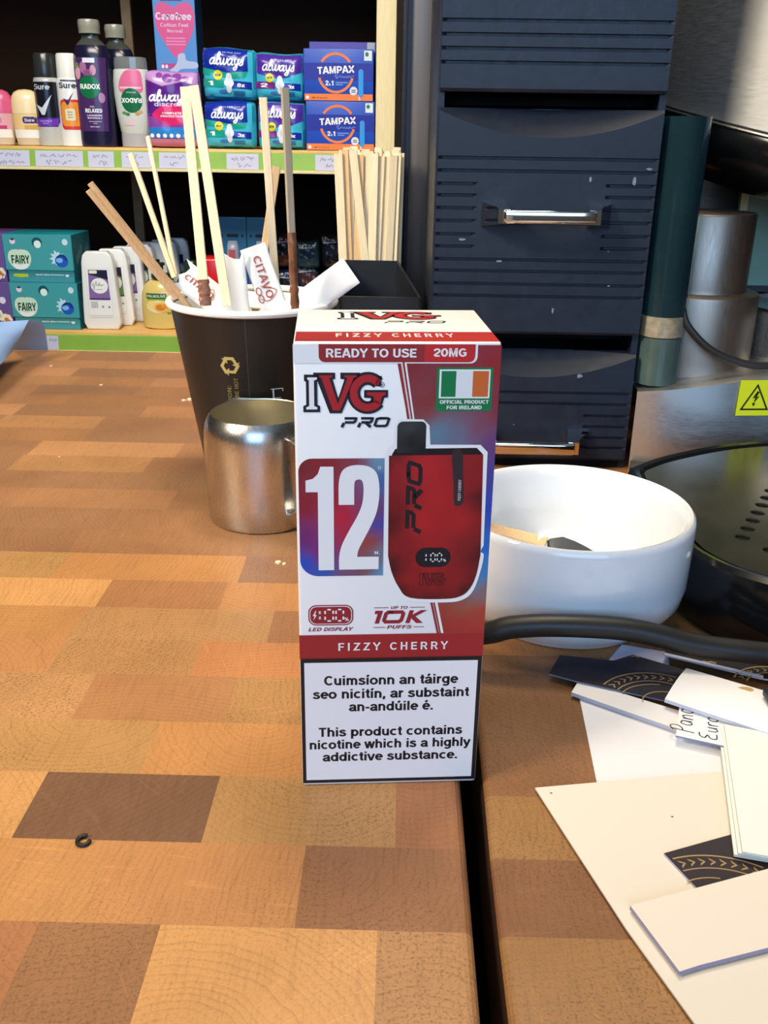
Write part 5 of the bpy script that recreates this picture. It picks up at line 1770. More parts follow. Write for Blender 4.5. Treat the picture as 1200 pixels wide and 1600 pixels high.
sheet('crest_card', 'navy gold-crested card in front of the bowl, lying nearest the carton', [(0.0551, 0.2865), (0.0610, 0.2995), (0.0800, 0.2965), (0.0880, 0.3010), (0.1055, 0.2905), (0.0950, 0.2700), (0.0650, 0.2815)], 0.0028, 0.0033, NAVY, 'card', wa, side=c(120, 118, 140))
wb_ = Art()
wreath(wb_, 0.1330, 0.2780, 0.0150, math.radians(60), math.radians(150), 7, leaf=0.0028, gap=0.0042)
wb_.stroke([(0.1120, 0.2960), (0.1135, 0.2952), (0.1150, 0.2956), (0.1165, 0.2946)], 0.0008, GOLDC, 2)
sheet('crest_card', 'navy crest card in a clear sleeve lying half under the black cable at right', [(0.0990, 0.3000), (0.1030, 0.3080), (0.1500, 0.2950), (0.1500, 0.2790), (0.1290, 0.2855)], 0.0036, 0.0042, c(40, 32, 36), 'card', wb_, side=c(190, 188, 200))
M['sleeve'] = simple('clear_sleeve_edge', c(186, 184, 196), rough=0.25)
b = MB()
b.bar((0.0990, 0.2995, 0.0048), (0.1300, 0.2852, 0.0048), 0.0016, 0.0005, (0, 0, 1))
tag(b.build('sleeve_edge', M['sleeve']), 'folded clear-white edge strip along the front of the sleeved navy card', 'card edge')
na = Art()
INKN = c(44, 40, 48)


def handwriting(a, strokes, ox, oy, ex, ey, w):
    for s_ in strokes:
        p = spline(s_, k=5)
        a.stroke([(ox + ex[0] * x + ey[0] * y, oy + ex[1] * x + ey[1] * y) for x, y in p], w, INKN, 2)


pana = [[(0.1, -0.1), (0.15, 0.5), (0.2, 1.0)], [(0.05, 0.9), (0.45, 1.05), (0.6, 0.75), (0.4, 0.5), (0.15, 0.45)], [(1.15, 0.5), (0.9, 0.55), (0.78, 0.25), (0.95, 0.02), (1.15, 0.2), (1.18, 0.5), (1.2, 0.02)], [(1.45, 0.5), (1.45, 0.0), (1.5, 0.35), (1.7, 0.5), (1.82, 0.3), (1.85, 0.0)], [(2.45, 0.5), (2.2, 0.55), (2.08, 0.25), (2.25, 0.02), (2.45, 0.2), (2.48, 0.5), (2.5, 0.02)]]
euro = [[(0.5, 0.95), (0.15, 0.9), (0.05, 0.65), (0.35, 0.52), (0.05, 0.35), (0.1, 0.05), (0.55, 0.05)], [(0.8, 0.5), (0.8, 0.15), (0.95, 0.0), (1.12, 0.15), (1.15, 0.5), (1.18, 0.02)], [(1.42, 0.5), (1.45, 0.0), (1.45, 0.3), (1.6, 0.5), (1.75, 0.45)], [(2.05, 0.5), (1.88, 0.3), (1.95, 0.05), (2.15, 0.02), (2.28, 0.25), (2.2, 0.48), (2.05, 0.5)]]
handwriting(na, pana, 0.0955, 0.2512, (0.00165, 0.0052), (-0.0062, 0.0020), 0.00042)
handwriting(na, euro, 0.1025, 0.2478, (0.00165, 0.0052), (-0.0056, 0.0018), 0.00042)
sheet('written_note', 'small white note handwritten in black ink, tucked under the bright thick card', [(0.0900, 0.2500), (0.0975, 0.2720), (0.1135, 0.2660), (0.1060, 0.2442)], 0.0036, 0.0042, c(238, 238, 240), 'note', na, side=c(120, 130, 170))
b = MB()
tc = [(0.1034, 0.2875), (0.0908, 0.2676), (0.1174, 0.2480), (0.1420, 0.2380), (0.1480, 0.2640), (0.1253, 0.2700)]
N = 10
top, bot = [], []
rows_t, rows_b = [], []
for i in range(N + 1):
    q = i / N
    back = (0.1030 + 0.050 * q, 0.2860 - 0.0300 * q)
    front_ = (0.0908 + 0.0510 * q, 0.2676 - 0.0330 * q)
    rt, rb = [], []
    for j in range(7):
        u = j / 6
        x = back[0] + (front_[0] - back[0]) * u
        y = back[1] + (front_[1] - back[1]) * u
        z = 0.0062 + 0.0028 * sin(u * pi) * 0.4 + 0.0010 * (1 - u)
        rt.append((x, y, z)); rb.append((x, y, z - 0.0013))
    rows_t.append(rt); rows_b.append(rb)
b.grid(rows_t, 0, c(242, 240, 238), True, flip=False)
b.grid(rows_b, 0, c(236, 236, 238), True)
for i in range(N):
    b.poly([rows_b[i][6], rows_b[i + 1][6], rows_t[i + 1][6], rows_t[i][6]], 0, c(196, 198, 212))
    b.poly([rows_t[i][0], rows_t[i + 1][0], rows_b[i + 1][0], rows_b[i][0]], 0, c(220, 220, 224))
for j in range(6):
    b.poly([rows_t[0][j], rows_b[0][j], rows_b[0][j + 1], rows_t[0][j + 1]], 0, c(220, 220, 224))
    b.poly([rows_t[N][j + 1], rows_b[N][j + 1], rows_b[N][j], rows_t[N][j]], 0, c(220, 220, 224))
ta = Art()
ta.ell(0.1190, 0.2725, 0.0028, 0.0016, c(190, 160, 96), 1, 10)
ta.apply(b, lambda x, y, l: (x, y, 0.0076))
tag(b.build('thick_card', M['paper']), 'bright thick white card curving over the navy crest card at the right edge', 'card')
for k in range(3):
    z = 0.0044 - 0.0011 * (2 - k)
    d = 0.0007 * (2 - k)
    sheet('price_card', ('top', 'middle', 'bottom')[2 - k] + ' white card of the narrow stack standing up against the right edge', [(0.0930 - d, 0.1966 + d), (0.1020 - d, 0.1946 + d), (0.1250 - d, 0.2480 + d), (0.1065 - d, 0.2546)], z + 0.0006, z + 0.0014, c(240, 236, 230), 'card', side=c(214, 216, 206), group='stacked white cards at right')
wc = Art()
wreath(wc, 0.0845, 0.1726, 0.0265, math.radians(58), math.radians(110), 8, w=0.0005, gap=0.0046, leaf=0.0030)
wc.ring(0.0835, 0.1770, 0.0140, 0.0140, 0.0004, GOLDC, 2, math.radians(80), math.radians(118), 16)
wc.ring(0.0850, 0.1770, 0.0112, 0.0112, 0.0005, GOLDC, 2, math.radians(78), math.radians(110), 16)
sheet('crest_card', 'navy crest card lying on the cream sheet, partly under the blank thick board', [(0.0736, 0.1996), (0.0939, 0.2075), (0.0972, 0.2108), (0.1200, 0.2100), (0.1100, 0.1840), (0.0794, 0.1860)], 0.0015, 0.0019, c(48, 40, 46), 'card', wc, side=c(176, 176, 206))
sheet('blank_board', 'blank cream board with ragged edges lying lowest at the right, on the cream sheet', [(0.0599, 0.1793), (0.0668, 0.1598), (0.0720, 0.1618), (0.0790, 0.1640), (0.0895, 0.1673), (0.1200, 0.1790), (0.1250, 0.2010), (0.0987, 0.1931)], 0.0021, 0.0034, c(230, 219, 204), 'board', side=c(150, 144, 172))
b = MB()
b.box(0.1225, 0.1330, 0.2570, 0.2680, 0.0085, 0.0120, bev=0.001)
tag(b.build('marker_pen', M['black']), 'small black object cut off by the right edge on the thick white card', 'pen')


# ================================================================== blue paper, crumbs and specks
def blue_sheet():
    """sheet bent along an upright crease: one flap runs towards the viewer, the other leans forward with a curling edge"""
    def surf(rows, th):
        b.grid(rows, 0, None, True)
        b.grid([[(x - 0.0003, y + 0.0003, z - 0.0003) for x, y, z in r] for r in rows], 0, None, True, flip=True)
    b = MB()
    lo = [(-0.3095, 0.735, 0.0142), (-0.3018, 0.69, 0.0135), (-0.2956, 0.63, 0.0139), (-0.3000, 0.58, 0.0120)]
    hi = [(-0.3054, 0.765, 0.0333), (-0.3230, 0.75, 0.0342), (-0.3500, 0.72, 0.0360), (-0.390, 0.68, 0.0360)]
    lo, hi = spline(lo, k=6), spline(hi, k=6)
    surf([[tuple(p + (q - p) * t / 5 for p, q in zip(l_, h_)) for t in range(6)][::-1] for l_, h_ in zip(lo, hi)], 0)
    edge = spline([(-0.3054, 0.765, 0.0333), (-0.2988, 0.768, 0.0319), (-0.2976, 0.775, 0.0274), (-0.3015, 0.788, 0.0156), (-0.3059, 0.800, 0.0008)], k=5)
    base = [tuple(p + (q - p) * i / (len(edge) - 1) for p, q in zip((-0.3054, 0.765, 0.0333), (-0.336, 0.798, 0.0008))) for i in range(len(edge))]
    surf([[tuple(p + (q - p) * t / 5 for p, q in zip(l_, h_)) for t in range(6)][::-1] for l_, h_ in zip(base, edge)], 0)
    tag(b.build('blue_paper', M['blue']), 'curled light blue paper at the far left end of the worktop', 'paper')


M['blue'] = simple('pale_blue_paper', c(150, 184, 232), rough=0.6, noise=0.03)
blue_sheet()
b = MB()
b.tube([(-0.0832 + 0.0017 * cos(t_), 0.2003 + 0.0019 * sin(t_), 0.0006) for t_ in [math.radians(80 + 280 * i / 12) for i in range(13)]], 0.0006, 8)
tag(b.build('rubber_ring', M['rubber']), 'tiny broken black ring lying on the wood at lower left', 'ring')
rnd = random.Random(2)
b = MB()
for x, y, s_ in ((-0.1540, 0.648, 0.0022), (-0.1500, 0.650, 0.0030), (-0.2255, 0.687, 0.0018), (-0.0530, 0.3800, 0.0018), (-0.0500, 0.3790, 0.0012), (-0.2839, 0.745, 0.0014), (-0.105, 0.192, 0.0005), (-0.20, 0.52, 0.0008)):
    pts = [(x + s_ * rnd.uniform(.5, 1) * cos(k * pi / 3), y + s_ * rnd.uniform(.5, 1) * sin(k * pi / 3)) for k in range(6)]
    b.prism(pts, 0.0, s_ * 0.35)
o = tag(b.build('crumbs', M['crumb'] if 'crumb' in M else M['stick']), 'scattered pale crumbs on the left worktop', 'crumbs')
o['kind'] = 'stuff'

# ================================================================== toiletries on the shelves
def soft_pack(name, label, cx, zb, w, h, d, yf, col, art, group=None, squash=0.0, tilt=0.0, rnd_seed=1, p=5.0, ears=0.0):
    """plastic-wrapped pack: a swollen cushion with a little crumple; art is drawn on a field w by h centred on (0, 0)"""
    b = MB()
    rnd = random.Random(rnd_seed)
    nx, nz = 20, 16
    ph = [rnd.uniform(0, 6) for _ in range(6)]

    def surf(x, y, s_, l=0.0):
        u, v = max(-1, min(1, 2 * x / w)), max(-1, min(1, 2 * y / h))
        k = (max(0.0, 1 - abs(u) ** p) * max(0.0, 1 - abs(v) ** p)) ** 0.38
        dd = d / 2 * k + s_ * 0
        wr = 0.0012 * sin(9 * u + 4 * v + ph[0]) * sin(7 * v - 3 * u + ph[1]) * k
        # corners pulled in by the wrap
        rr = 1 - 0.05 * (abs(u) ** 6) * (abs(v) ** 6)
        ee = ears * (abs(u) ** 12) * (max(0, v) ** 6)
        X = x * rr
        Z = y * rr + ee + 0.0015 * sin(3 * u + ph[2]) * max(0, v) ** 3 * (1 if v > 0 else 0)
        return (X, s_ * (dd + wr + l), Z)
    for s_ in (-1, 1):
        rows = [[surf(-w / 2 + w * j / nx, -h / 2 + h * i / nz, s_) for j in range(nx + 1)] for i in range(nz + 1)]
        b.grid(rows, 0, col, True, flip=(s_ > 0))
    art.apply(b, lambda x, y, l: surf(x, y, -1, 0.0003 + 0.00025 * l), maxlen=0.006)
    o = b.build(name, M['film'], None)
    o.location = (cx, yf + d / 2, zb + h / 2)
    o.rotation_euler = (0, tilt, 0)
    return tag(o, label, 'sanitary pads', group)


AQ, DB, TEALG, PURP, YEL = c(66, 186, 214), c(22, 46, 156), c(30, 160, 140), c(120, 40, 130), c(222, 214, 44)
SN = c(246, 248, 250)
SCRIPT_ALWAYS = {
    'a': ([[(0.52, 0.55), (0.30, 0.62), (0.08, 0.42), (0.06, 0.14), (0.22, 0.0), (0.42, 0.16), (0.54, 0.58), (0.50, 0.16), (0.60, 0.02), (0.72, 0.1)]], 0.68),
    'l': ([[(0.06, 0.22), (0.30, 0.7), (0.34, 1.12), (0.20, 1.14), (0.12, 0.6), (0.14, 0.12), (0.28, 0.0), (0.42, 0.12)]], 0.38),
    'w': ([[(0.02, 0.46), (0.12, 0.6), (0.16, 0.2), (0.28, 0.02), (0.46, 0.2), (0.52, 0.58), (0.54, 0.16), (0.68, 0.02), (0.86, 0.24), (0.90, 0.60), (1.0, 0.50)]], 0.98),
    'y': ([[(0.04, 0.52), (0.12, 0.6), (0.16, 0.2), (0.30, 0.04), (0.48, 0.22), (0.56, 0.6), (0.52, 0.0), (0.40, -0.42), (0.18, -0.44), (0.16, -0.26), (0.5, 0.02)]], 0.62),
    's': ([[(0.02, 0.10), (0.22, 0.30), (0.38, 0.66), (0.42, 0.40), (0.46, 0.14), (0.28, 0.0), (0.08, 0.08)]], 0.50),
}


def script_word(a, word, x0, x1, yb, h, col, w, layer=3, slope=0.0, shear=0.22):
    tot = sum(SCRIPT_ALWAYS[q][1] for q in word)
    k = (x1 - x0) / tot
    x = 0.0
    for q in word:
        st, adv = SCRIPT_ALWAYS[q]
        for s_ in st:
            p = spline([(x0 + (x + px + shear * (py - 0.3) * h / k) * k, yb + py * h + slope * ((x + px) * k)) for px, py in s_], k=5)
            a.stroke(p, w, col, layer)
        x += adv


def always_art(w, h, green, num, size2, up, bar_y):
    a = Art()
    hw, hh = w / 2, h / 2
    if green:
        a.poly([(-hw * .96, hh * 0.96), (hw * 0.72, hh * 0.96), (hw * 0.74, hh * 0.10), (0, hh * 0.04), (-hw * .94, hh * 0.22)], DB, 1)
        a.poly([(-hw * .94, hh * 0.22), (0, hh * 0.04), (hw * 0.72, hh * 0.10), (hw * .66, -hh * 0.12), (hw * 0.2, -hh * 0.18), (-hw * .95, -hh * 0.02)], TEALG, 1)
    else:
        g = [(0, hh * .9, DB), (-hw * .9, hh * .5, DB), (hw * .9, hh * .5, DB), (0, hh * .25, DB), (-hw * .5, hh * .35, DB), (hw * .5, hh * .35, DB), (0, hh * .08, c(50, 42, 152)), (-hw * .8, hh * .08, c(110, 46, 150)), (hw * .8, hh * .10, c(140, 56, 156)), (0, -hh * .10, c(140, 54, 158))]
        a.grad([(-hw * .94, hh * 0.90), (hw * 0.92, hh * 0.90), (hw * 0.94, hh * 0.20), (hw * .4, -hh * 0.02), (0, -hh * .10), (-hw * .45, -hh * 0.02), (-hw * .94, hh * 0.16)], blend(g), 1, 8, 6)
    left = TEALG if green else PURP
    a.poly([(-hw * .95, -hh * 0.20), (-hw * 0.15, -hh * 0.24), (-hw * 0.15, -hh * 0.52), (-hw * .95, -hh * 0.50)], left, 2)
    a.poly([(hw * 0.1, -hh * 0.26), (hw * 0.86, -hh * 0.30), (hw * 0.86, -hh * 0.58), (hw * 0.1, -hh * 0.54)], DB, 2)
    a.text(num, -hw * .74, -hw * .54 + (0.004 if num == '2' else 0), -hh * .45, h * 0.085, SN, 3, bold=0.02)
    a.text(size2, hw * 0.34, hw * 0.62, -hh * .50, h * 0.075, SN, 3, bold=0.02)
    for k in range(3):
        a.rect(hw * 0.2, -hh * (0.68 + .07 * k), hw * 0.62, -hh * (0.65 + .07 * k), c(40, 90, 160), 2)
    a.ell(-hw * 0.36, -hh * 0.06, h * 0.095, h * 0.095, YEL, 3, 20)
    a.text('NEW', -hw * 0.36 - h * 0.062, -hw * 0.36 + h * 0.062, -hh * 0.06 - h * .018, h * 0.042, c(70, 76, 60), 4, bold=0.02)
    # printed pad outline with wings
    pad = spline([(0, 0.17), (0.05, 0.14), (0.065, 0.06), (0.10, 0.0), (0.09, -0.05), (0.06, -0.08), (0.05, -0.16), (0, -0.20), (-0.05, -0.16), (-0.06, -0.08), (-0.09, -0.05), (-0.10, 0.0), (-0.065, 0.06), (-0.05, 0.14)], closed=True, k=3)
    a.poly([(x * h + hw * 0.04, y * h * 1.05 - hh * 0.32) for x, y in pad], c(224, 232, 238), 4)
    a.ell(hw * 0.04, -hh * .30, h * 0.02, h * 0.10, c(206, 218, 228), 5, 12)
    a.ell(-hw * 0.16, -hh * .68, h * 0.11, h * 0.035, c(70, 110, 180), 2, 16)
    script_word(a, 'always', -hw * .64, hw * (.58 if green else .62), up * hh, h * 0.185, SN, h * 0.030, 3, slope=-0.03)
    a.text('ULTRA DAY', -hw * 0.18, hw * 0.50, up * hh + h * .20, h * 0.030, c(170, 190, 230), 3, bold=0.0)
    return a


soft_pack('pad_pack', 'upper blue and green pad pack, creased and shiny, stacked left of the purple-striped packs', -0.2880, 0.2262, 0.0885, 0.0775, 0.055, 1.662, AQ, always_art(0.0885, 0.0775, True, '1', '8x', 0.36, 0), 'pad packs on the upper shelf', rnd_seed=4, ears=0.003, tilt=0.01)
soft_pack('pad_pack', 'lower blue and green pad pack, standing on the shelf under its twin', -0.2905, 0.1516, 0.0855, 0.0745, 0.055, 1.662, AQ, always_art(0.0855, 0.0745, True, '1', '3x', 0.28, 0), 'pad packs on the upper shelf', rnd_seed=8)
soft_pack('pad_pack', 'upper blue pad pack with purple stripe, beside the orange and blue tampon boxes', -0.2050, 0.2262, 0.0815, 0.0715, 0.055, 1.660, AQ, always_art(0.0815, 0.0715, False, '2', '3x', 0.25, 0), 'pad packs on the upper shelf', rnd_seed=12)
soft_pack('pad_pack', 'lower blue pad pack with purple stripe, behind the two tall stirrers', -0.2045, 0.1516, 0.0800, 0.0745, 0.055, 1.660, AQ, always_art(0.0800, 0.0745, False, '2', '3x', 0.34, 0), 'pad packs on the upper shelf', rnd_seed=16)


def discreet():
    w, h = 0.0895, 0.1175
    hw, hh = w / 2, h / 2
    a = Art()
    a.poly([(-hw * .97, hh * .97), (hw * .97, hh * .97), (hw * .97, hh * .62), (hw * .4, hh * .72), (-hw * .3, hh * .60), (-hw * .97, hh * .78)], c(196, 150, 206), 1)
    for x, y, r in ((-0.1, .8, .2), (.25, .84, .18), (.55, .78, .14), (-.4, .86, .12)):
        a.ell(x * hw, y * hh, r * hw, r * hw * .8, c(134, 70, 160), 2, 12)
    a.poly([(-hw * .97, hh * .76), (-hw * .3, hh * .58), (hw * .4, hh * .70), (hw * .97, hh * .60), (hw * .97, -hh * .2), (-hw * .97, -hh * .2)], c(92, 36, 136), 1)
    a.poly([(-hw * .97, -hh * .1), (hw * .97, -hh * .1), (hw * .97, -hh * .52), (-hw * .97, -hh * .52)], c(140, 70, 160), 1)
    a.poly(spline([(-hw * .72, -hh * .12), (-hw * .3, hh * .10), (hw * .3, hh * .16), (hw * .62, hh * .06), (hw * .5, -hh * .30), (-hw * .1, -hh * .42), (-hw * .5, -hh * .28)], closed=True, k=4), c(222, 44, 110), 2)
    a.text('COMPLETE', -hw * .36, hw * .36, -hh * .12, h * .026, SN, 3, bold=.02)
    a.text('PROTECTION', -hw * .42, hw * .42, -hh * .20, h * .026, SN, 3, bold=.02)
    a.rect(-hw * .96, -hh * .74, hw * .96, -hh * .46, c(48, 130, 206), 2)
    for k in range(8):
        (a.ell if k < 5 else a.ell)(-hw * .80 + k * .011, -hh * .68, .0034, .0034, SN if k < 5 else c(130, 180, 224), 3, 10)
    a.rect(-hw * .95, -hh * .97, hw * .95, -hh * .76, c(196, 120, 150), 1)
    script_word(a, 'always', -hw * .80, hw * .62, hh * .22, h * 0.115, SN, h * 0.024, 3)
    a.text('discreet', -hw * .62, hw * .50, hh * .08, h * .060, c(224, 206, 236), 3)
    soft_pack('pad_pack', 'tall violet pad pack with a pink splash, standing beside the white bottle', -0.3822, 0.1516, w, h, 0.05, 1.660, c(150, 96, 176), a, None, rnd_seed=21, p=7)


discreet()


def box_pack(name, label, cat, x0, x1, z0, z1, yf, depth, col, front, group=None, rz=0.0, side_art=None, bev=0.0012, mat='carton', top=None):
    """carton with its printed front; art drawn on a field from (0, 0) to (width, height)"""
    w, h = x1 - x0, z1 - z0
    b = MB()
    b.box(0, w, 0, depth, 0, h, 0, col, bev=bev)
    front.apply(b, lambda x, y, l: (x, -0.0001 - l * 0.00012, y))
    if side_art:
        side_art.apply(b, lambda x, y, l: (w + 0.0001 + l * 0.00012, x, y))
    o = b.build(name, M[mat], None)
    o.location = (x0, yf, z0)
    o.rotation_euler = (0, 0, rz)
    return tag(o, label, cat, group)


def tampon_art(w, h):
    a = Art()
    OR, BL, D2 = c(232, 122, 52), c(28, 74, 180), c(24, 38, 150)
    a.rect(0.001, 0.001, w - 0.001, h * 0.14, OR, 1)
    a.rect(0.001, h * 0.40, w - 0.001, h * 0.73, D2, 1)
    a.ring(w * .46, h * .54, w * .245, h * .365, w * .035, OR, 2, math.radians(35), math.radians(145))
    a.ring(w * .46, h * .54, w * .245, h * .365, w * .035, OR, 2, math.radians(195), math.radians(345))
    a.text('TAMPAX', w * .20, w * .73, h * .515, h * .135, SN, 3, bold=.01, shear=0.0, rot=0.05)
    # handwritten second line
    pts = [(.46, .455), (.45, .50), (.48, .50), (.47, .44), (.50, .46), (.52, .49), (.54, .46), (.56, .48), (.58, .45), (.60, .48), (.62, .45), (.64, .49), (.66, .46), (.70, .49), (.72, .47)]
    a.stroke(spline([(x * w, y * h) for x, y in pts], k=4), h * .013, c(96, 140, 226), 3)
    a.text('2', w * .31, w * .355, h * .30, h * .095, SN, 3, bold=.03)
    a.text('in', w * .362, w * .385, h * .30, h * .045, SN, 3, bold=.01)
    a.text('1', w * .395, w * .425, h * .30, h * .095, SN, 3, bold=.03)
    a.rect(w * .46, h * .35, w * .63, h * .365, c(150, 176, 230), 3)
    a.rect(w * .46, h * .31, w * .56, h * .325, c(150, 176, 230), 3)
    a.poly(rr_pts(w * .785, h * .08, w * .855, h * .62, w * .034, 5), c(44, 146, 220), 4)
    a.poly([(w * .79, h * .02), (w * .81, h * .02), (w * .81, h * .10), (w * .79, h * .10)], c(240, 214, 196), 4)
    a.ell(w * .715, h * .20, w * .057, h * .083, c(216, 222, 230), 4, 20)
    a.rect(w * .685, h * .205, w * .745, h * .225, c(90, 96, 120), 5)
    a.rect(w * .685, h * .170, w * .745, h * .190, c(90, 96, 120), 5)
    a.rect(w * .865, h * .78, w * .975, h * .97, c(214, 224, 220), 3)
    a.ell(w * .905, h * .90, w * .026, h * .045, c(30, 120, 104), 4, 14)
    a.ell(w * .05, h * .07, w * .024, h * .036, c(244, 226, 214), 3, 14)
    a.text('Super', w * .115, w * .165, h * .05, h * .035, c(120, 50, 20), 3, bold=.01)
    a.text('16 pieces', w * .18, w * .34, h * .05, h * .03, c(150, 70, 30), 3)
    return a


w, h = 0.1126, 0.0758
TB = c(28, 74, 180)
box_pack('tampon_box', 'lower blue and orange tampon box, standing on the shelf next to the cream post', 'tampon box', -0.1620, -0.0494, 0.1515, 0.2265, 1.660, 0.08, TB, tampon_art(0.1126, 0.0750))
box_pack('tampon_box', 'upper blue and orange tampon box of the front pair next to the cream post', 'tampon box', -0.1645, -0.0519, 0.2266, 0.3035, 1.660, 0.08, TB, tampon_art(0.1126, 0.0769))
a = Art()
a.rect(0.001, 0.060, 0.112, 0.0755, c(84, 74, 170), 1)
a.rect(0.098, 0.058, 0.111, 0.0755, c(180, 190, 200), 2)
box_pack('tampon_box', 'violet topped tampon box peeking out above the front pair of blue boxes', 'tampon box', -0.1640, -0.0510, 0.2450, 0.3210, 1.755, 0.08, c(40, 70, 170), a)
box_pack('tampon_box', 'plain blue box hidden behind the lower front tampon box', 'tampon box', -0.1640, -0.0510, 0.1515, 0.2449, 1.745, 0.10, c(40, 70, 170), Art())


def liner_box():
    w, h = 0.0700, 0.2330
    a = Art()
    g = [(0, .30 * h, c(58, 130, 206)), (w, .35 * h, c(40, 110, 196)), (w / 2, .45 * h, c(120, 180, 226)), (0, .7 * h, c(96, 160, 214)), (w, .75 * h, c(80, 140, 206)), (w / 2, .95 * h, c(80, 120, 196)), (w / 2, .2 * h, c(46, 110, 190))]
    a.grad([(.001, .001), (w - .001, .001), (w - .001, h - .001), (.001, h - .001)], blend(g), 1, 6, 14)
    PK = c(210, 84, 142)
    ht = spline([(w * .52, h * .60), (w * .80, h * .70), (w * .96, h * .80), (w * .97, h * .90), (w * .85, h * .955), (w * .62, h * .945), (w * .5, h * .925), (w * .36, h * .945), (w * .16, h * .955), (w * .05, h * .90), (w * .06, h * .80), (w * .24, h * .70)], closed=True, k=4)
    a.poly(ht, PK, 2)
    a.rect(w * .2, h * .965, w * .7, h * .998, c(96, 40, 96), 2)
    a.text('Carefree', w * .06, w * .92, h * .845, h * .048, c(226, 214, 236), 3, bold=.005)
    a.text('Cotton Feel', w * .16, w * .82, h * .80, h * .026, c(232, 190, 214), 3)
    a.text('Normal', w * .32, w * .68, h * .765, h * .022, c(232, 190, 214), 3)
    for k in range(3):
        a.rect(w * .28, h * (.725 - k * .02), w * .74, h * (.732 - k * .02), c(226, 150, 190), 3)
    a.poly([(w * .12, h * .53), (w * .70, h * .53), (w * .70, h * .565), (w * .12, h * .565)], c(176, 70, 136), 2)
    for k in range(2):
        a.ell(w * (.16 + .09 * k), h * .545, w * .035, h * .013, c(236, 214, 230), 3, 12)
    a.poly(spline([(w * .32, h * .52), (w * .44, h * .545), (w * .52, h * .58), (w * .55, h * .625), (w * .70, h * .63), (w * .74, h * .585), (w * .98, h * .575), (w * .98, h * .535), (w * .62, h * .53), (w * .48, h * .505), (w * .36, h * .50)], closed=True, k=3), c(176, 190, 220), 3)
    s = Art()
    s.rect(.001, .001, .059, h - .001, c(30, 66, 104), 1)
    box_pack('liner_box', 'tall light blue liner box with a pink heart standing behind the violet pad pack', 'box', -0.4205, -0.3505, 0.1515, 0.3845, 1.735, 0.06, c(70, 140, 206), a, side_art=s)


liner_box()


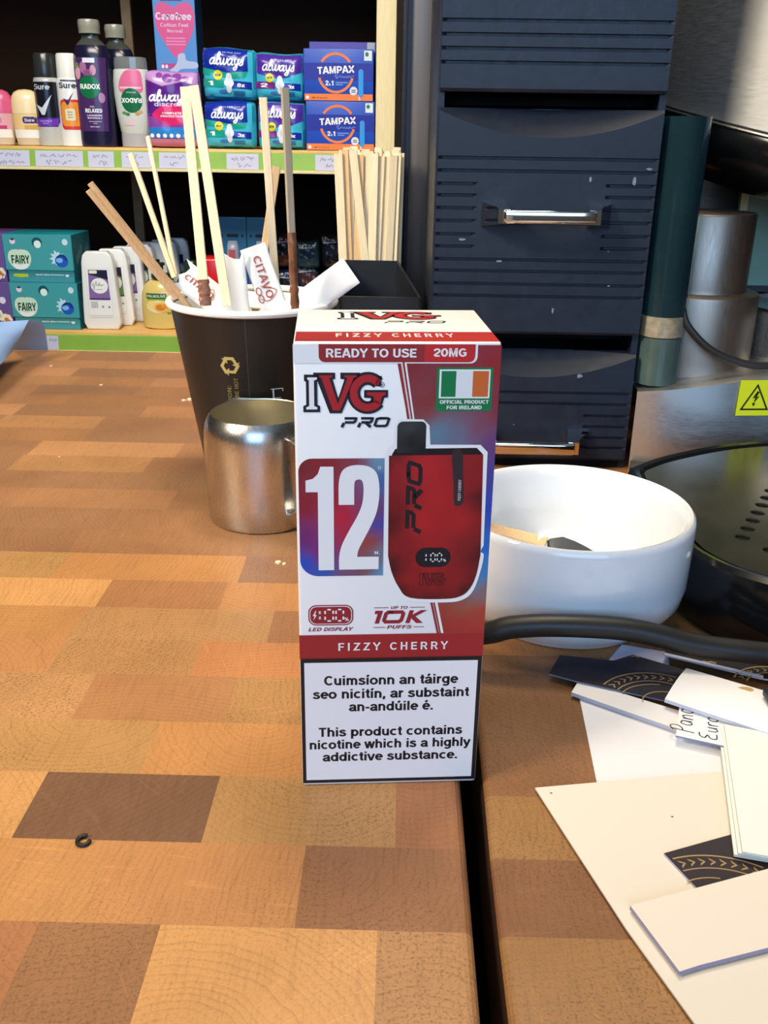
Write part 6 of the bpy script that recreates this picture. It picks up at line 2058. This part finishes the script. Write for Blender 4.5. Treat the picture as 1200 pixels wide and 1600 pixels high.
def pod_box(x0, z0, label, rz):
    w, h = 0.1215, 0.0615
    a = Art()
    TL = c(22, 140, 152)
    gl = [(w * .22, h * .45, c(140, 206, 196)), (w * .22, h * .1, c(90, 186, 180)), (w * .6, h * .5, TL), (w * .9, h * .9, TL), (w * .9, h * .1, TL), (w * .1, h * .9, TL), (w * .45, h * .9, TL)]
    a.grad([(.001, .001), (w - .001, .001), (w - .001, h - .001), (.001, h - .001)], blend(gl), 1, 10, 6)
    a.poly(spline([(w * .05, h * .32), (w * .09, h * .54), (w * .22, h * .58), (w * .35, h * .54), (w * .39, h * .34), (w * .34, h * .10), (w * .22, h * .02), (w * .11, h * .10)], closed=True, k=4), c(206, 232, 206), 2)
    a.poly(spline([(w * .12, h * .20), (w * .22, h * .14), (w * .34, h * .20), (w * .30, h * .06), (w * .22, h * .02), (w * .14, h * .06)], closed=True, k=3), c(240, 244, 238), 3)
    a.text('FAIRY', w * .10, w * .365, h * .19, h * .23, c(24, 62, 44), 4, bold=.03)
    a.poly([(w * .20, h * .57), (w * .23, h * .57), (w * .225, h * .66)], c(150, 130, 90), 3)
    a.ell(w * .50, h * .78, w * .075, h * .14, c(14, 86, 100), 2, 20)
    a.ell(w * .505, h * .73, w * .052, h * .105, c(224, 244, 232), 3, 20)
    a.ell(w * .145, h * .80, w * .042, h * .08, c(240, 214, 226), 2, 14)
    a.ell(w * .145, h * .855, w * .03, h * .03, c(40, 60, 90), 3, 10)
    a.ell(w * .905, h * .80, w * .042, h * .09, c(206, 226, 234), 2, 14)
    # splash and round pod
    sp = []
    for k in range(22):
        an = 2 * pi * k / 22
        r = (.16 if k % 2 else .10) * (1.2 if 1.5 < an < 4 else .9)
        sp.append((w * (.79 + r * .55 * cos(an) * 1.3), h * (.34 + r * 1.4 * sin(an))))
    a.poly(sp, c(190, 226, 236), 2)
    a.ell(w * .83, h * .28, w * .095, h * .17, c(34, 88, 190), 3, 22)
    a.ring(w * .835, h * .33, w * .06, h * .10, w * .035, c(24, 50, 140), 4, math.radians(-20), math.radians(170), 16)
    a.ell(w * .80, h * .30, w * .05, h * .07, c(120, 190, 232), 4, 14)
    hb = 0.0205
    f = Art()
    f.add(a.moved(0, hb))
    w2 = w
    f.grad([(.003, .0005), (w2 - .003, .0005), (w2 - .003, hb), (.003, hb)], blend([(0, hb, c(16, 110, 124)), (w, hb, c(16, 110, 124)), (w / 2, 0, c(120, 190, 196)), (0, 0, c(60, 160, 170)), (w, 0, c(60, 160, 170))]), 1, 8, 3)
    f.poly([(w * .08, hb * .5), (w * .12, hb * .82), (w * .30, hb * .82), (w * .31, hb * .45), (w * .18, hb * .40)], c(180, 206, 50), 3)
    f.text('NON BIO', w * .42, w * .62, hb * .60, hb * .22, SN, 3, bold=.02)
    f.rect(w * .63, hb * .62, w * .83, hb * .74, c(176, 222, 224), 3)
    f.ell(w * .88, hb * .70, w * .03, hb * .22, c(206, 232, 236), 3, 12)
    s = Art()
    s.rect(.001, .001, .089, hb + h - .001, c(28, 96, 108), 1)
    for k in range(6):
        s.ell(.02 + .011 * k, hb + h * (.3 + .12 * (k % 3)), .006, .009, c(90, 130, 136), 2, 10)
    H = hb + h
    b = MB()
    # the front leans out over a set-back plinth
    b.box(0.002, w - 0.002, 0.003, 0.09, 0, hb, 0, c(40, 150, 160), bev=.001)
    b.box(0, w, 0, 0.09, hb, H, 0, TL, bev=.001)
    f.apply(b, lambda x, y, l: (x, (-0.0001 if y > hb - 1e-6 else 0.0029) - l * .00012, y))
    s.apply(b, lambda x, y, l: (w + .0001 + l * .00012, x, y))
    o = b.build('detergent_box', M['carton'], None)
    o.location = (x0, 1.664, z0)
    o.rotation_euler = (0, 0, rz)
    return tag(o, label, 'box', 'teal detergent boxes')


pod_box(-0.6920, LO, 'lower teal detergent box standing on the lower shelf beside the curled blue paper', -0.02)
pod_box(-0.6930, LO + 0.0821, 'upper teal detergent box, stacked on its twin on the lower shelf', -0.03)


def violet_box(x0, z0, h, label, seed):
    w = 0.0760
    a = Art()
    rnd = random.Random(seed)
    g = [(0, h, c(50, 44, 110)), (w, h, c(60, 52, 124)), (w, .55 * h, c(110, 140, 200)), (0, .5 * h, c(120, 90, 160)), (w, .1 * h, c(140, 70, 140)), (0, 0, c(120, 56, 130))]
    a.grad([(.001, .001), (w - .001, .001), (w - .001, h - .001), (.001, h - .001)], blend(g), 1, 6, 6)
    for x, y in ((.64, .28), (.84, .18), (.38, .32)):
        for k in range(7):
            an = 2 * pi * k / 7
            a.ell(w * x + .006 * cos(an), h * y + .006 * sin(an), .005, .005, c(238, 232, 206), 2 + (k % 2), 9)
        a.ell(w * x, h * y, .0042, .0042, c(206, 120, 40), 4, 10)
    for k in range(26):
        a.ell(w * rnd.uniform(.1, .93), h * rnd.uniform(.06, .15), .003, .0035, rnd.choice((c(150, 80, 160), c(170, 90, 150), c(110, 50, 120))), 2, 7)
    a.ell(w * .80, h * .60, .0058, .0062, c(236, 226, 240), 2, 12)
    box_pack('detergent_box', label, 'box', x0, x0 + w, z0, z0 + h, 1.668, 0.09, c(110, 70, 150), a, 'violet detergent boxes', rz=-0.01)


violet_box(-0.7690, LO + 0.0004, 0.0815, 'lower violet detergent box printed with daisies, cut by the left edge', 4)
violet_box(-0.7700, LO + 0.0821, 0.0820, 'upper violet detergent box printed with daisies, cut by the left edge', 9)


# ------------------------------------------------------------------ bottles: printed fronts wrap round a turned or oval body
def wrap_fn(cx, cy, rf, sx, sy, off=0.0004):
    def fn(x, y, l):
        r = rf(y)
        s_ = max(-.995, min(.995, x / max(1e-5, r * sx)))
        return (cx + r * sx * s_, cy - (r * sy * sqrt(1 - s_ * s_) + off + l * .00012), y)
    return fn


def prof_r(prof):
    def fn(z):
        for (r0, z0), (r1, z1) in zip(prof, prof[1:]):
            if z0 <= z <= z1 and z1 > z0:
                return r0 + (r1 - r0) * (z - z0) / (z1 - z0)
        return prof[0][0] if z < prof[0][1] else prof[-1][0]
    return fn


def bottle(name, label, cat, cx, cy, z0, prof, body_cols, art=None, sx=1.0, sy=1.0, mat='gloss', cap=None, cap_col=None, cap_mat='gloss', cap_name='cap', group=None, n=40, extra=None):
    t = thing(name, label, cat, (cx, cy, z0), 0, group)
    b = MB()
    b.lathe(prof, 0, 0, n=n, sx=sx, sy=sy, cols=body_cols if isinstance(body_cols, list) else None, col=None if isinstance(body_cols, list) else body_cols)
    if art:
        art.apply(b, wrap_fn(0, 0, prof_r(prof), sx, sy), maxlen=0.005)
    b.build('body', M[mat], t)
    if cap:
        b = MB()
        b.lathe(cap, 0, 0, n=n, sx=sx if cap_name != 'screw_cap' else 1, sy=sy if cap_name != 'screw_cap' else 1, col=cap_col)
        b.build(cap_name, M[cap_mat], t)
    return t


def rollon(cx, label, capc, bandc, lab, logo):
    prof = [(0.0180, 0), (0.0205, 0.0015), (0.0222, 0.012), (0.0238, 0.030), (0.0243, 0.048), (0.0243, 0.0495)]
    a = Art()
    a.rect(-0.021, 0.0120, 0.021, 0.0250, c(240, 238, 230), 1)
    a.rect(-0.0225, 0.0250, 0.0225, 0.0490, lab, 1)
    logo(a)
    cap = [(0.0243, 0.0496), (0.0245, 0.058), (0.0240, 0.068), (0.0222, 0.0765), (0.0180, 0.0825), (0.0110, 0.0860), (0.0006, 0.0872)]
    bottle('roll_on_deodorant', label, 'deodorant', cx, 1.690, UP, prof, c(206, 190, 160), a, 1.0, 0.75, cap=cap, cap_col=capc)


def logo1(a):
    a.ell(0.004, 0.0395, 0.0058, 0.0058, c(220, 160, 180), 2, 14)
    a.ring(0.004, 0.0395, 0.005, 0.005, 0.0008, c(130, 100, 150), 3, n=14)
    a.rect(-0.006, 0.0255, 0.016, 0.0310, c(206, 60, 120), 2)


def logo2(a):
    a.poly(rr_pts(-0.002, 0.0345, 0.0215, 0.0450, 0.004, 4), c(64, 56, 110), 2)
    a.text('Sure', 0.0010, 0.0165, 0.0372, 0.0050, c(214, 206, 226), 3, bold=.01)
    a.rect(0.0, 0.0250, 0.0215, 0.0320, c(214, 170, 96), 2)


rollon(-0.6800, 'pink capped roll-on deodorant cut by the left edge of the upper shelf', c(220, 96, 136), None, c(226, 168, 172), logo1)
rollon(-0.6330, 'cream capped roll-on deodorant beside the black spray can', c(246, 222, 172), None, c(238, 204, 142), logo2)
bottle('roll_on_deodorant', 'yellow capped roll-on deodorant half hidden behind the cream one and black can', 'deodorant', -0.6280, 1.745, UP, [(0.0180, 0), (0.0222, 0.012), (0.0243, 0.0495)], c(226, 200, 140), None, 1.0, .75, cap=[(0.0243, 0.0496), (0.0240, 0.068), (0.0222, 0.0765), (0.0110, 0.0845), (0.0006, 0.0852)], cap_col=c(240, 206, 120))


def spray(cx, label, dark):
    prof = [(0.0195, 0), (0.0212, 0.001), (0.0214, 0.004), (0.0214, 0.098), (0.0206, 0.1025), (0.0192, 0.1045)]
    a = Art()
    if dark:
        a.rect(-0.0212, 0.044, 0.0212, 0.098, c(24, 26, 34), 1)
        a.poly([(-0.0212, 0.058), (-0.0180, 0.030), (0.0165, 0.030), (0.0212, 0.062), (0.0212, 0.044), (-0.0212, 0.044)], c(70, 40, 130), 2)
        a.poly([(-0.0180, 0.031), (0.0165, 0.031), (0.0178, 0.042), (-0.0195, 0.042)], c(110, 60, 176), 3)
        a.text('INVISIBLE', -0.011, 0.009, 0.0375, 0.0022, c(190, 170, 226), 4)
        a.text('SILK', -0.006, 0.004, 0.0340, 0.0022, c(190, 170, 226), 4)
        a.poly([(-0.0150, 0.0640), (-0.0045, 0.0590), (0.0125, 0.0790), (-0.0010, 0.0480), (-0.0060, 0.0480)], c(206, 214, 222), 3)
        a.text('Sure', -0.0170, 0.0110, 0.0862, 0.0085, c(190, 196, 202), 3, bold=.01)
        body = c(186, 186, 180)
        capc = c(44, 48, 48)
    else:
        a.poly(rr_pts(-0.0130, 0.026, 0.0205, 0.072, 0.006, 4), c(214, 62, 56), 1)
        a.poly(rr_pts(-0.0115, 0.031, 0.0185, 0.068, 0.006, 4), c(232, 150, 60), 2)
        a.poly(rr_pts(-0.0050, 0.040, 0.0110, 0.058, 0.003, 4), c(226, 214, 180), 3)
        for k in range(3):
            a.rect(-0.001, 0.0440 + .004 * k, 0.007, 0.0455 + .004 * k, c(150, 140, 110), 4)
        a.poly([(-0.0060, 0.0740), (0.0010, 0.0700), (0.0110, 0.0830), (0.0020, 0.0640), (-0.0010, 0.0640)], c(54, 44, 104), 4)
        a.text('Sure', -0.0120, 0.0160, 0.0890, 0.0085, c(84, 84, 100), 3, bold=.01)
        a.rect(-0.0090, 0.0990, 0.0180, 0.1015, c(80, 84, 104), 2)
        body = c(232, 232, 226)
        capc = c(240, 238, 228)
    cap = [(0.0186, 0.1046), (0.0190, 0.108), (0.0180, 0.1380), (0.0165, 0.1410), (0.0006, 0.1418)]
    bottle('spray_deodorant', label, 'deodorant', cx, 1.688, UP, prof, body, a, cap=cap, cap_col=capc)


spray(-0.5935, 'black and purple spray deodorant can with a white tick mark', True)
spray(-0.5555, 'white spray deodorant can with orange print and white cap', False)


def bath_bottle(cx, cy, label, shown=True, name='bath_soak_bottle'):
    prof = [(0.0270, 0), (0.0305, 0.002), (0.0312, 0.010), (0.0310, 0.080), (0.0310, 0.120), (0.0295, 0.140), (0.0250, 0.153), (0.0175, 0.160), (0.0140, 0.163), (0.0135, 0.170)]
    a = Art()
    if shown:
        g = [(-.02, .13, c(36, 28, 56)), (-.015, .115, c(110, 66, 104)), (0, .10, c(46, 30, 66)), (-.02, .06, c(92, 54, 128)), (.018, .06, c(52, 34, 84)), (-.015, .03, c(100, 62, 136)), (.02, .10, c(24, 22, 48)), (.02, .03, c(56, 36, 92))]
        a.grad([(-.024, .024), (.022, .024), (.026, .135), (-.028, .135)], blend(g), 1, 7, 12)
        for x, y, rx, ry, q in ((-.020, .112, .005, .010, c(220, 160, 176)), (-.010, .120, .006, .009, c(170, 110, 150)), (-.003, .112, .008, .006, c(140, 80, 130)), (.006, .116, .005, .008, c(200, 140, 160)), (-.021, .123, .004, .005, c(120, 130, 70)), (.016, .075, .005, .008, c(170, 130, 170))):
            a.ell(x, y, rx, ry, q, 2, 10)
        a.rect(-.010, .127, .010, .134, c(224, 224, 232), 3)
        a.ell(-.002, .091, .0175, .0175, c(22, 110, 66), 4, 26)
        a.text('RADOX', -.0175, .0150, .0880, .0075, SN, 5, bold=.03)
        a.text('FEEL', -.004, .004, .0605, .0022, c(220, 206, 232), 3)
        a.text('RELAXED', -.0125, .0150, .0525, .0060, SN, 3, bold=.03)
        a.text('LAVENDER', -.0100, .0145, .0470, .0026, c(226, 214, 236), 3, bold=.02)
        a.text('WATERLILY', -.0100, .0145, .0430, .0026, c(226, 214, 236), 3, bold=.02)
        a.rect(-.008, .0385, .013, .0395, c(190, 170, 214), 3)
        a.rect(-.001, .0355, .006, .0365, c(190, 170, 214), 3)
        a.text('BATH SOAK', -.006, .0095, .0300, .0020, c(220, 206, 232), 3)
    cap = [(0.0166, 0.1702), (0.0170, 0.172), (0.0166, 0.177), (0.0172, 0.179), (0.0172, 0.187), (0.0160, 0.1905), (0.0006, 0.1912)]
    return bottle(name, label, 'bottle', cx, cy, UP, prof, [c(26, 24, 52)] * 6 + [c(70, 74, 70)] * 3, a, 1.0, 0.66, cap=cap, cap_col=c(150, 150, 132), cap_name='screw_cap')


bath_bottle(-0.5135, 1.684, 'tall dark bath soak bottle with a green round badge and grey screw cap')
bath_bottle(-0.4930, 1.760, 'dark bath soak bottle half hidden behind the tall one with the green badge', False)


def shower_bottle():
    # standing on its cap: clear lid below, milky body above
    prof = [(0.0225, 0.022), (0.0240, 0.024), (0.0280, 0.050), (0.0304, 0.080), (0.0305, 0.100), (0.0288, 0.1175), (0.0272, 0.1190)]
    a = Art()
    PK = c(222, 110, 150)
    a.poly(spline([(-.014, .084), (-.017, .098), (-.008, .114), (.006, .119), (.018, .116), (.021, .1), (.018, .084)], closed=True, k=4), PK, 1)
    a.rect(-.016, .0895, .019, .0925, c(232, 196, 206), 2)
    a.ell(.002, .072, .0172, .0185, c(26, 104, 66), 3, 28)
    # label reads upside down because the bottle stands on its lid
    t_ = Art()
    t_.text('RADOX', -.0165, .0165, -.0036, .0072, SN, 4, bold=.03)
    a.add(t_.moved(.002, .072, rot=pi))
    t2 = Art()
    t2.text('NATURAL', -.008, .008, -.001, .002, c(190, 220, 200), 4)
    a.add(t2.moved(.002, .084, rot=pi))
    for x, y, q in ((-.012, .053, c(90, 150, 80)), (-.006, .051, c(70, 130, 70)), (.010, .052, c(200, 150, 80)), (.015, .055, c(210, 170, 110))):
        a.ell(x, y, .004, .0025, q, 2, 8)
    a.poly(rr_pts(-.013, .034, .004, .040, .001, 2), c(232, 190, 200), 2)
    t = bottle('shower_gel_bottle', 'milky white shower gel bottle standing upside down with a green badge', 'bottle', -0.4520, 1.688, UP, prof, c(208, 212, 204), a, 1.0, 0.62)
    b = MB()
    b.lathe([(0.0215, 0.0), (0.0235, 0.0008), (0.0236, 0.0215), (0.0228, 0.0222)], 0, 0, sx=1.0, sy=.66, n=40, col=c(170, 168, 170))
    b.build('flip_lid', M['gloss'], t)
    b = MB()
    b.lathe([(0.0272, 0.1191), (0.0270, 0.1300), (0.0262, 0.1360), (0.0240, 0.1372), (0.0006, 0.1374)], 0, 0, sx=1.0, sy=.62, n=40)
    b.build('clear_base', M['clear_body'], t)


M['clear_body'] = simple('clear_bottle_plastic', c(120, 124, 122), rough=0.08, spec=0.7, noise=0.1, coat=0.4)
shower_bottle()


def gel_freshener(k, label):
    """white upright gel air freshener: shouldered front shell, printed card in a shallow window"""
    w0, w1, h = 0.0670, 0.0560, 0.1365
    d = 0.030
    b = MB()
    out = [(-w0 / 2 + .006, 0), (w0 / 2 - .006, 0), (w0 / 2, .012), (w0 / 2 - .001, .034), (w1 / 2, .118), (w1 / 2 - .003, .1300), (w1 / 2 - .010, h), (-w1 / 2 + .010, h), (-w1 / 2 + .003, .1300), (-w1 / 2, .118), (-w0 / 2 + .001, .034), (-w0 / 2, .012)]
    bm = bmesh.new()
    f1 = bm.faces.new([bm.verts.new((x, 0, z)) for x, z in out])
    ex = bmesh.ops.extrude_face_region(bm, geom=[f1])
    for v in [g for g in ex['geom'] if isinstance(g, bmesh.types.BMVert)]:
        v.co.y += d
        v.co.x *= 0.93
        v.co.z = v.co.z * 0.985
    bmesh.ops.recalc_face_normals(bm, faces=bm.faces[:])
    es = [e for e in bm.edges if abs(e.verts[0].co.y - e.verts[1].co.y) < 1e-5]
    bmesh.ops.bevel(bm, geom=es, offset=.0035, segments=3, affect='EDGES', profile=.5)
    b.bm(bm, 0, c(238, 237, 232))
    a = Art()
    green = k % 2 == 1
    a.poly(rr_pts(-.0215, .0250, .0215, .1080, .002, 3), c(226, 226, 222), 1)
    a.poly(rr_pts(-.0205, .0258, .0205, .1072, .002, 3), c(242, 241, 238), 2)
    lc = blend([(-.018, .10, c(46, 44, 76)), (.018, .10, c(50, 46, 80)), (-.018, .085, c(170, 120, 190) if not green else c(110, 150, 80)), (.018, .07, c(150, 90, 170) if not green else c(120, 160, 80)), (-.018, .06, c(130, 90, 160) if not green else c(90, 130, 60)), (.012, .055, c(180, 170, 226) if not green else c(140, 180, 90))])
    a.grad([(-.0185, .0530), (.0185, .0530), (.0165, .1050), (-.0165, .1050)], lc, 3, 6, 8)
    a.poly([(-.0165, .1045), (.0165, .1045), (.017, .088), (.004, .092), (-.016, .097)], c(40, 40, 66), 4)
    a.poly(rr_pts(-.0155, .0985, -.0010, .1040, .002, 3), c(236, 232, 206), 5)
    a.ell(.0010, .0775, .0150, .0135, c(244, 242, 236), 5, 24)
    sc = [(-.010, .0770), (-.008, .0815), (-.011, .0810), (-.0115, .0770), (-.008, .0775), (-.0085, .0700), (-.011, .0715), (-.006, .0790), (-.004, .0860), (-.004, .0780), (-.001, .0800), (-.001, .0775), (.002, .0830), (.002, .0775), (.005, .0795), (.0045, .0775), (.009, .0800)]
    a.stroke(spline(sc, k=3), .0008, c(120, 150, 150), 6)
    a.rect(-.006, .0705, .006, .0715, c(160, 160, 160), 6)
    a.rect(-.0185, .0530, .0185, .0560, c(84, 60, 120) if not green else c(60, 90, 50), 5)
    for q in range(7):
        a.rect(-.0165 + .0018 * q, .0385, -.0156 + .0018 * q, .0500, c(140, 146, 140), 4)
    a.ell(.004, .0410, .0020, .0022, c(150, 150, 150), 4, 10)
    a.ell(.015, .0405, .0020, .0022, c(150, 150, 150), 4, 10)
    a.rect(-.020, .0215, .020, .0225, c(214, 212, 206), 2)
    a.apply(b, lambda x, y, l: (x, -0.0002 - l * .00010, y))
    o = b.build('gel_freshener', M['gloss'], None, angle=40)
    o.location = (-0.5335 + 0.0135 * k, 1.668 + 0.0400 * k, LO)
    o.rotation_euler = (0, 0, 0.03)
    return tag(o, label, 'air freshener', 'white gel fresheners in a row')


ORD = ('front', 'second', 'third', 'fourth', 'fifth', 'sixth', 'rearmost')
for k in range(7):
    gel_freshener(k, 'white gel air freshener, %s in the row beside the teal boxes' % ORD[k])


def hand_soap():
    prof = [(0.0300, 0), (0.0345, 0.002), (0.0372, 0.018), (0.0375, 0.040), (0.0355, 0.062), (0.0290, 0.078), (0.0180, 0.086), (0.0120, 0.088)]
    a = Art()
    a.rect(-.0240, .0545, .0130, .0640, c(42, 92, 52), 1)
    a.text('PALMOLIVE', -.0225, .0115, .0568, .0048, c(206, 222, 190), 2, bold=.02)
    a.rect(-.0220, .0515, .0130, .0545, c(150, 180, 60), 1)
    for x, y, rx, ry, q, l in ((-.004, .041, .0200, .0115, c(240, 226, 176), 1), (-.012, .045, .010, .007, c(246, 214, 130), 2), (.004, .040, .0150, .0090, c(240, 190, 96), 2), (.002, .040, .0090, .0055, c(222, 130, 50), 3), (.010, .042, .007, .004, c(232, 150, 64), 4)):
        a.ell(x, y, rx, ry, q, l, 18)
    a.ell(.016, .030, .004, .002, c(130, 150, 80), 1, 8)
    t = bottle('hand_soap_bottle', 'yellow hand soap bottle with a green label just left of the cup rim', 'bottle', -0.4310, 1.700, LO, prof, c(222, 196, 116), a, 1.0, 0.62)
    b = MB()
    b.lathe([(0.0150, 0.0881), (0.0165, 0.0890), (0.0165, 0.0960), (0.0060, 0.0975), (0.0055, 0.1100), (0.0090, 0.1110), (0.0090, 0.1150), (0.0006, 0.1155)], 0, 0, n=28)
    b.box(-.026, .0, -.005, .005, .1095, .1160, bev=.002)
    b.build('pump', M['pump'], t)


M['pump'] = simple('dark_green_pump_plastic', c(26, 52, 36), rough=.25)
hand_soap()


def toothbrush_pack(cx, label):
    w, h = 0.052, 0.150
    b = MB()
    b.box(-w / 2, w / 2, 0, .002, 0, h, 0, c(36, 126, 150), bev=.0006)
    a = Art()
    a.grad([(-w * .48, h * .02), (w * .48, h * .02), (w * .48, h * .98), (-w * .48, h * .98)], blend([(0, h, c(50, 150, 176)), (0, h * .7, c(40, 120, 150)), (0, h * .3, c(60, 90, 160)), (0, 0, c(40, 50, 120))]), 1, 3, 8)
    a.poly(rr_pts(-w * .2, h * .76, w * .22, h * .80, .002), c(24, 34, 40), 3)
    for sgn in (-1, 1):
        a.ell(sgn * w * .36, h * .78, .002, .003, c(24, 40, 50), 3, 8)
        a.rect(sgn * w * .42 - .003, h * .15, sgn * w * .42 + .003, h * .40, c(70, 80, 170), 2)
    a.apply(b, lambda x, y, l: (x, -.0001 - l * .0001, y))
    t = thing('toothbrush_pack', label, 'toothbrush pack', (cx, 1.785, LO + 0.038), 0, 'teal hanging packs')
    b.build('backing_card', M['carton'], t)
    b = MB()
    rows = []
    for i in range(13):
        z = h * (.12 + .60 * i / 12)
        k = min(1, min(i, 12 - i) / 2.5) ** .5
        rows.append([(x_ * .011 * (0.75 + .25 * k), -.0008 - .009 * k * sqrt(max(0, 1 - x_ * x_)), z) for x_ in [-1 + q / 5 for q in range(11)]])
    b.grid(rows, 0, c(180, 190, 206), True)
    a = Art()
    a.rect(-.006, h * .42, .006, h * .62, c(190, 90, 100), 1)
    a.apply(b, lambda x, y, l: (x, -.0108 - l * .0002, y))
    b.build('blister', M['gloss'], t)


toothbrush_pack(-0.3140, 'teal carded toothbrush pack hanging behind the cup, left one of the pair')
toothbrush_pack(-0.2610, 'teal carded toothbrush pack hanging behind the cup, right one of the pair')
# stand-off shelf blocks that carry the packs at the back
b = MB()
b.box(-0.385, -0.075, 1.765, 1.99, LO, LO + 0.0375, bev=.003)
tag(b.build('stock_crate', M['black_flat']), 'low dark crate in shadow at the back of the lower shelf behind the cup', 'crate')


def red_pack():
    b = MB()
    b.box(-.0250, .0240, 0, .04, 0, .126, 0, c(206, 30, 30), bev=.008, seg=3)
    a = Art()
    a.rect(-.022, .076, .021, .081, c(236, 120, 110), 1)
    a.rect(-.022, .064, .021, .069, c(150, 20, 24), 1)
    a.apply(b, lambda x, y, l: (x, -.0002 - l * .0002, y))
    o = b.build('red_pack', M['gloss'], None)
    o.location = (-0.3420, 1.700, LO)
    tag(o, 'tall glossy red pack on the lower shelf, seen between the two tall cup stirrers', 'pack')
    rnd = random.Random(6)
    cols = [c(20, 36, 60), c(40, 44, 60), c(24, 30, 40), c(80, 46, 36), c(36, 60, 70), c(26, 26, 34)]
    what = ['navy foil pack', 'slate foil pack', 'charcoal foil pack', 'brown foil pack', 'dark teal foil pack', 'black foil pack']
    for i in range(6):
        w_, h_ = 0.046, 0.052 + 0.012 * (i % 2)
        aa = Art()
        aa.rect(-w_ * .3, -h_ * .1, w_ * .3, h_ * .2, (cols[(i + 2) % 6]), 1)
        aa.rect(-w_ * .35, h_ * .25, w_ * .2, h_ * .3, c(150, 150, 160), 2)
        o = soft_pack('foil_pack', 'small ' + what[i] + ' in the dark heap on the lower shelf', -0.2240 + 0.046 * (i % 3), LO + 0.0380 + 0.055 * (i // 3), w_, h_, 0.03, 1.81 + .012 * (i % 2), cols[i], aa, 'dark foil packs', rnd_seed=30 + i)
        o['category'] = 'foil pack'
        o.rotation_euler = (rnd.uniform(-.1, .1), rnd.uniform(-.15, .15), rnd.uniform(-.1, .1))


red_pack()
bottle('green_bottle', 'dark green bottle in shadow behind the yellow hand soap', 'bottle', -0.395, 1.80, LO, [(0.026, 0), (0.030, .003), (0.030, .07), (0.024, .085)], c(20, 44, 34), None, 1, .7, cap=[(0.016, .0851), (0.016, .104), (0.012, .108), (0.0006, .1085)], cap_col=c(24, 60, 44))
